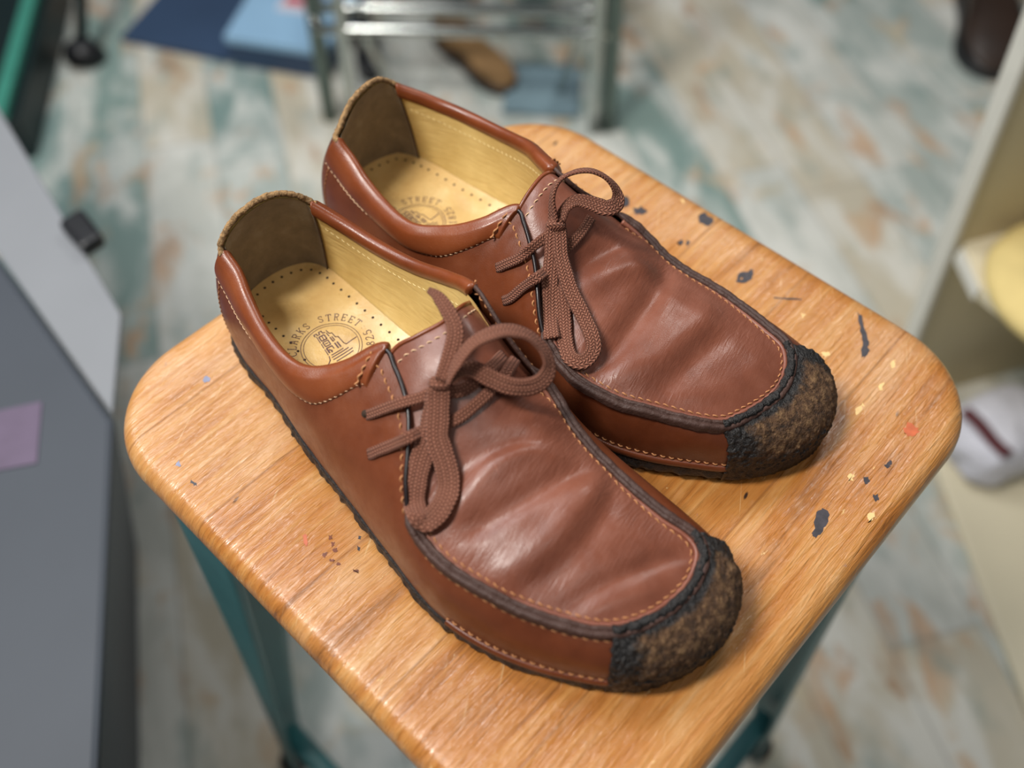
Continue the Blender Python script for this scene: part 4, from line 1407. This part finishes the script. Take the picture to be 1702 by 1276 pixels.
# grey carton on the left, its far flap folded out
bx0 = np.array([-0.33, 0.14])
rt = root_at('storage_carton', 'tall grey carton with a folded out flap, left of the stool', 'box', *bx0)
top = [(-0.332, 0.143), (-0.262, -0.20), (-0.95, -0.32), (-0.80, 0.70)]
cb = [(-0.50, 0.26), (-0.40, -0.16), (-0.95, -0.28), (-0.85, 0.62)]
n = 4
V = [(x_ - bx0[0], y_ - bx0[1], 0.0) for x_, y_ in cb] + [(x_ - bx0[0], y_ - bx0[1], 0.495) for x_, y_ in top]
F = [(0, 1, 2, 3), (7, 6, 5, 4)] + [(k, 4 + k, 4 + (k + 1) % 4, (k + 1) % 4) for k in range(4)]
mod_bevel(mesh('body', V, F, M['bin_shaded'], rt, smooth=False), 0.006)
slab('flap', [(-0.333, 0.145), (-0.351, 0.253), (-0.56, 0.551), (-0.80, 0.86), (-0.80, 0.702)], 0.493, 0.499, M['bin_flap'], rt, 0.002, -bx0)
slab('printed_label', [(-0.42, 0.235), (-0.385, 0.135), (-0.52, 0.10), (-0.56, 0.20)], 0.4952, 0.4962, M['navy'], rt, 0, -bx0 + np.array([-0.062, 0.03]))
slab('printed_mark', [(-0.385, 0.10), (-0.372, 0.04), (-0.415, 0.03), (-0.428, 0.088)], 0.4952, 0.4962, M['mauve'], rt, 0, -bx0 + np.array([-0.012, 0.06]))
lt = slab('latch', [(-0.43, 0.352), (-0.398, 0.318), (-0.382, 0.335), (-0.412, 0.372)], 0.499, 0.516, M['black'], rt, 0.005, -bx0)

# low dark green tray with a bright teal rim, top left
bx0 = np.array([-0.87, 1.05])
rt = root_at('low_tray', 'dark green tray with a bright teal metal rim on the floor, far left', 'tray', *bx0)
slab('base', [(-0.852, 1.02), (-0.915, 1.50), (-1.6, 1.42), (-1.5, 0.93)], 0.0, 0.085, M['darkgreen'], rt, 0.003, -bx0)
slab('rim', [(-0.866, 1.018), (-0.928, 1.502), (-0.953, 1.499), (-0.891, 1.016)], 0.0852, 0.104, M['brightteal'], rt, 0.003, -bx0)

# slender black stand foot
bx0 = np.array([-0.835, 1.30])
rt = root_at('display_stand', 'black stand leg ending in a flared rubber foot, upper left', 'stand', *bx0)
tube('foot', [(0, 0, 0.0), (0, 0, 0.012), (0.002, 0.004, 0.03), (0.004, 0.012, 0.045)], [0.036, 0.041, 0.034, 0.014], M['black'], rt, seg=20)
tube('leg', [(0.003, 0.01, 0.043), (0.02, 0.16, 0.20), (0.05, 0.40, 0.46)], 0.011, M['darkgreen'], rt, seg=12)

# light blue box behind
bx0 = np.array([-0.43, 1.22])
rt = root_at('shoe_box', 'light blue box with a red and white mark on top, behind the stool', 'box', *bx0)
bt = [(-0.545, 1.285), (-0.352, 1.238), (-0.29, 1.51), (-0.49, 1.56)]
slab('body', bt, 0.0, 0.05, M['blueshade'], rt, 0.003, -bx0)
slab('lid', [(-0.548, 1.283), (-0.349, 1.235), (-0.287, 1.513), (-0.493, 1.563)], 0.0502, 0.068, M['bluebox'], rt, 0.003, -bx0)
slab('white_label', [(-0.46, 1.365), (-0.385, 1.347), (-0.365, 1.43), (-0.44, 1.45)], 0.0682, 0.0690, M['paper'], rt, 0, -bx0)
slab('red_label', [(-0.448, 1.385), (-0.40, 1.374), (-0.393, 1.40), (-0.44, 1.412)], 0.0692, 0.0698, M['red'], rt, 0, -bx0)
slab('panel', [(-0.78, 1.36), (-0.552, 1.29), (-0.50, 1.50), (-0.72, 1.56)], 0.0, 0.012, M['blueshade'], rt, 0.002, -bx0)  # dark sheet standing in for the shade left of the box

# chrome shoe rack
bx0 = np.array([-0.07, 1.12])
rt = root_at('shoe_rack', 'chrome wire shoe rack standing on the floor behind the stool', 'rack', *bx0)
for x_, y_, r_, m_ in ((-0.338, 1.128, 0.014, 'teal_grey'), (-0.292, 1.108, 0.011, 'chrome'), (0.150, 1.092, 0.011, 'chrome'), (0.176, 1.100, 0.014, 'teal_grey'),
                       (-0.338, 1.62, 0.012, 'chrome'), (0.176, 1.60, 0.012, 'chrome')):
    if m_ == 'teal_grey' and 'teal_grey' not in M:
        M['teal_grey'] = plain('grey_green_steel', srgb(104, 118, 112), 0.35, metal=0.6, var=0.06)
    tube('post', np.linspace((x_ - bx0[0], y_ - bx0[1], 0), (x_ - bx0[0] + 0.018 * (1 if x_ < 0 else -1), y_ - bx0[1], 0.55), 8), r_, M[m_], rt, seg=14)
for y_, z_ in ((1.104, 0.200), (1.158, 0.204), (1.25, 0.206), (1.34, 0.206), (1.43, 0.206), (1.52, 0.206), (1.60, 0.206)):
    tube('rail', np.linspace((-0.335 - bx0[0], y_ - bx0[1] + 0.008, z_), (0.176 - bx0[0], y_ - bx0[1] - 0.008, z_), 10), 0.0095, M['chrome'], rt, seg=14)
for x_ in (-0.330, 0.170):
    tube('side_rail', np.linspace((x_ - bx0[0], 1.11 - bx0[1], 0.212), (x_ - bx0[0], 1.61 - bx0[1], 0.212), 6), 0.008, M['chrome'], rt, seg=12)
for x_ in (-0.252, 0.118):
    tube('brace', np.linspace((x_ - bx0[0], 1.112 - bx0[1], 0.195), (x_ - bx0[0] - 0.03 * np.sign(x_ + 0.07), 1.20 - bx0[1], 0.0), 6), 0.008, M['chrome'], rt, seg=12)

# blue cloth under the rack
n = 24
gx, gy = np.meshgrid(np.linspace(0, 1, n), np.linspace(0, 1, n), indexing='ij')
c00, c10, c11, c01 = (np.array(c) for c in ((-0.02, 1.135), (0.125, 1.125), (0.135, 1.27), (0.0, 1.28)))
xy = ((1 - gx)[..., None] * (1 - gy)[..., None] * c00 + gx[..., None] * (1 - gy)[..., None] * c10 + gx[..., None] * gy[..., None] * c11
      + (1 - gx)[..., None] * gy[..., None] * c01).reshape(-1, 2)
zz = 0.004 + 0.004 * (vnoise(np.c_[xy, np.zeros(len(xy))], 22) + 1)
cl = mesh('cloth', np.c_[xy, zz], grid_faces(n, n, flip=True), M['sheet'])
mod_solid(cl, 0.002, 0)
tag(cl, 'blue grey cloth lying on the floor beneath the chrome shoe rack', 'cloth')


def small_shoe(name, label, loc, rotz, L, upper, sole, shaft=0.0, group=None, z=0.0, narrow=1.0):
    """a round-toed shoe or boot: heel at the origin, toe along +x"""
    r = thing(name, label, 'shoe' if shaft == 0 else 'boot', (*loc, z), rotz, group)
    xs = np.array([0, 0.03, 0.12, 0.25, 0.4, 0.55, 0.7, 0.82, 0.92, 0.98, 1.0]) * L
    hw = np.array([0.004, 0.07, 0.105, 0.115, 0.112, 0.125, 0.148, 0.145, 0.11, 0.06, 0.004]) * L * narrow
    a = np.linspace(0, 2 * math.pi, 28, endpoint=False)
    out = np.r_[np.c_[xs, hw], np.c_[xs[::-1], -hw[::-1]]]
    ring = catmull(out)(np.linspace(0, len(out), 90, endpoint=False))
    rows = [np.c_[ring * 1.0, np.full(90, zz_)] for zz_ in (0.0, 0.004, 0.018, 0.022)]
    V = np.vstack([np.vstack(rows), [[L * 0.5, 0, 0.0], [L * 0.5, 0, 0.022]]])
    F = grid_faces(4, 90, closed_c=True, flip=True) + [(j, (j + 1) % 90, 360) for j in range(90)] + [(270 + (j + 1) % 90, 270 + j, 361) for j in range(90)]
    mesh('sole', V, F, sole, r)
    top = np.interp(xs / L, [0, 0.12, 0.3, 0.45, 0.6, 0.75, 0.9, 1.0], [0.26, 0.27, 0.25, 0.27, 0.24, 0.19, 0.15, 0.07]) * L
    V = []
    for x_, w_, t_ in zip(xs, hw * 0.95, top):
        for q in a:
            yy, zz_ = math.cos(q), math.sin(q)
            hz = 0.020 + (t_ - 0.02) * (0.5 + 0.5 * np.sign(zz_) * abs(zz_) ** 0.7)
            V.append((x_, w_ * np.sign(yy) * abs(yy) ** (0.8), hz))
    F = grid_faces(len(xs), 28, closed_c=True) + [tuple(range(28))[::-1], tuple((len(xs) - 1) * 28 + k for k in range(28))]
    mesh('upper', V, F, upper, r)
    # topline roll round the opening
    P = [(L * (0.22 + 0.20 * math.cos(q)), L * 0.085 * math.sin(q), L * 0.268) for q in np.linspace(0, 2 * math.pi, 40, endpoint=False)]
    if shaft:
        rows = []
        for t in np.linspace(0, 1, 10):
            rows.append([(p[0] + 0.01 * t, p[1] * (1 + 0.1 * t), p[2] - 0.06 + t * shaft) for p in P])
        V = np.array(rows).reshape(-1, 3)
        o = mesh('shaft', V, grid_faces(10, 40, closed_c=True), upper, r)
        mod_solid(o, 0.004, 0)
    else:
        tube('topline', P, 0.005, upper, r, closed=True)
    return r


small_shoe('boot', 'tan suede ankle boot on the floor under the chrome rack', (-0.150, 1.375), math.atan2(-0.15, 0.125), 0.235, M['tan_suede'], M['darkbrown'], 0.06)
small_shoe('boot', 'black leather boot beside the tan suede boot under the rack', (-0.30, 1.40), math.atan2(-0.16, 0.03), 0.17, M['blackleather'], M['black'], 0.06)
small_shoe('boot', 'dark brown leather boot on the floor, top right', (0.985, 1.57), math.radians(-101), 0.34, M['darkbrown'], M['black'], 0.16, narrow=1.25)
for i_, (x_, m_, lb) in enumerate(((-0.19, 'darkbrown', 'dark brown shoe at the left on the chrome rack'), (-0.03, 'blackleather', 'black shoe in the middle of the chrome rack'),
                                   (0.09, 'tan_suede', 'tan shoe at the right on the chrome rack'))):
    small_shoe('shoe', lb, (x_, 1.50), math.radians(-90), 0.27, M[m_], M['black'], 0, 'shoes on the chrome rack', z=0.2155)

# cream shelf unit on the right
bx0 = np.array([0.514, 0.477])
rt = root_at('shelf_unit', 'cream shelf unit with a white edged side panel, right of the stool', 'shelf', *bx0)
d_ = np.array([0.955, 0.297])
nb = np.array([-0.297, 0.955])
A0, A1 = np.array([0.557, 0.486]), np.array([0.483, 0.471])


def panel(name, s0, s1, t0, t1, mat, bev=0.002):
    V = []
    for (z, A) in ((0.0, A0), (0.66, A1 + (A1 - A0) * 0.1)):
        for (s_, t_) in ((s0, t0), (s1, t0), (s1, t1), (s0, t1)):
            p = A + d_ * s_ + nb * t_ - bx0
            V.append((*p, z))
    o = mesh(name, V, [(3, 2, 1, 0), (4, 5, 6, 7), (0, 1, 5, 4), (1, 2, 6, 5), (2, 3, 7, 6), (3, 0, 4, 7)], mat, rt, smooth=False)
    mod_bevel(o, bev)
    return o


panel('side_panel', 0.003, 0.85, 0.0, 0.018, M['cream_shaded'])
panel('edge_band', -0.006, 0.0025, -0.003, 0.020, M['white'])
sh = [A0 * 0 + bx0 + d_ * 0.012 - nb * 0.0005, (0.524, 0.410), (0.60, 0.29), (1.25, 0.42), bx0 + d_ * 0.85]
slab('shelf_board', sh, 0.336, 0.352, M['cream'], rt, 0.002, -bx0)
slab('shelf_edge', [(0.5215, 0.470), (0.5245, 0.408), (0.5215, 0.406), (0.5165, 0.468)], 0.334, 0.3535, M['white'], rt, 0.001, -bx0)

# pale yellow round cushion on the shelf
prof = [(0.0, 0.0), (0.088, 0.0), (0.100, 0.004), (0.106, 0.014), (0.103, 0.024), (0.09, 0.032), (0.062, 0.036), (0.025, 0.038), (0.0, 0.0385)]
a = np.linspace(0, 2 * math.pi, 64, endpoint=False)
V = np.vstack([np.c_[max(r_, 1e-4) * np.cos(a), max(r_, 1e-4) * np.sin(a), np.full(64, z_)] for r_, z_ in prof])
o = mesh('cushion', V, grid_faces(len(prof), 64, closed_c=True), M['yellow'])
o.location = (0.628, 0.392, 0.3525)
tag(o, 'pale yellow round suede cushion on the cream shelf', 'cushion')

# cream board on the floor with a crumpled white bag and a black shoe on it
bo = slab('cream_board', [(0.585, 0.46), (0.598, 0.30), (0.618, 0.02), (1.3, 0.0), (1.3, 0.62), (0.66, 0.47)], 0.0, 0.012, M['cream'])
tag(bo, 'cream board lying flat on the floor below the shelf unit, right', 'board')
rt = thing('paper_bag', 'crumpled white paper bag with maroon print below the cream shelf', 'bag', (0.67, 0.40, 0.0122), math.radians(28))
nU, nV = 40, 20
V = []
for i in range(nU):
    th = 2 * math.pi * i / nU
    for j in range(nV):
        ph = math.pi * j / (nV - 1) - math.pi / 2
        c_, s_ = abs(math.cos(ph)) ** 0.5, math.copysign(abs(math.sin(ph)) ** 0.6, math.sin(ph))
        e = lambda v: math.copysign(abs(v) ** 0.6, v)
        V.append((0.075 * e(math.cos(th)) * c_, 0.055 * e(math.sin(th)) * c_, 0.045 + 0.045 * s_))
V = np.array(V)
V += 0.006 * np.stack([vnoise(V + k, 38) for k in (0, 3, 9)], 1)
V[:, 2] = np.maximum(V[:, 2], 0)
mesh('bag_body', V, grid_faces(nU, nV, closed_r=True), M['paper'], rt, smooth=False)
for off_ in (-0.02,):
    P = np.array([(-0.035 + off_ * 0.9, y_, 0.092 + 0.002 * math.sin(y_ * 90)) for y_ in np.linspace(-0.04, 0.04, 12)])
    tube('maroon_print', P, 0.010, M['maroon'], rt, seg=8, ry=0.0012)
small_shoe('shoe', 'black shoe at the right edge behind the white paper bag', (0.93, 0.42), math.radians(190), 0.16, M['blackleather'], M['black'], z=0.0122)
o = tube('lid', [(0.70, 0.30, 0.0122), (0.70, 0.30, 0.0155), (0.70, 0.30, 0.0175)], [0.030, 0.030, 0.027], M['paper'], seg=40)
tag(o, 'round white lid on the cream floor board', 'lid')
for x_, y_, z_, r_, lb in ((0.624, 0.118, 0.0122, 0.013, 'small black rubber cap on the cream board, lower right'), (-0.622, 0.718, 0.0, 0.014, 'small black rubber cap on the bare floor between carton and rack')):
    o = tube('rubber_cap', [(x_, y_, z_), (x_, y_, z_ + 0.008), (x_, y_, z_ + 0.014), (x_, y_, z_ + 0.016)], [r_, r_, r_ * 0.9, r_ * 0.6], M['black'], seg=24)
    tag(o, lb, 'cap', 'loose rubber caps')
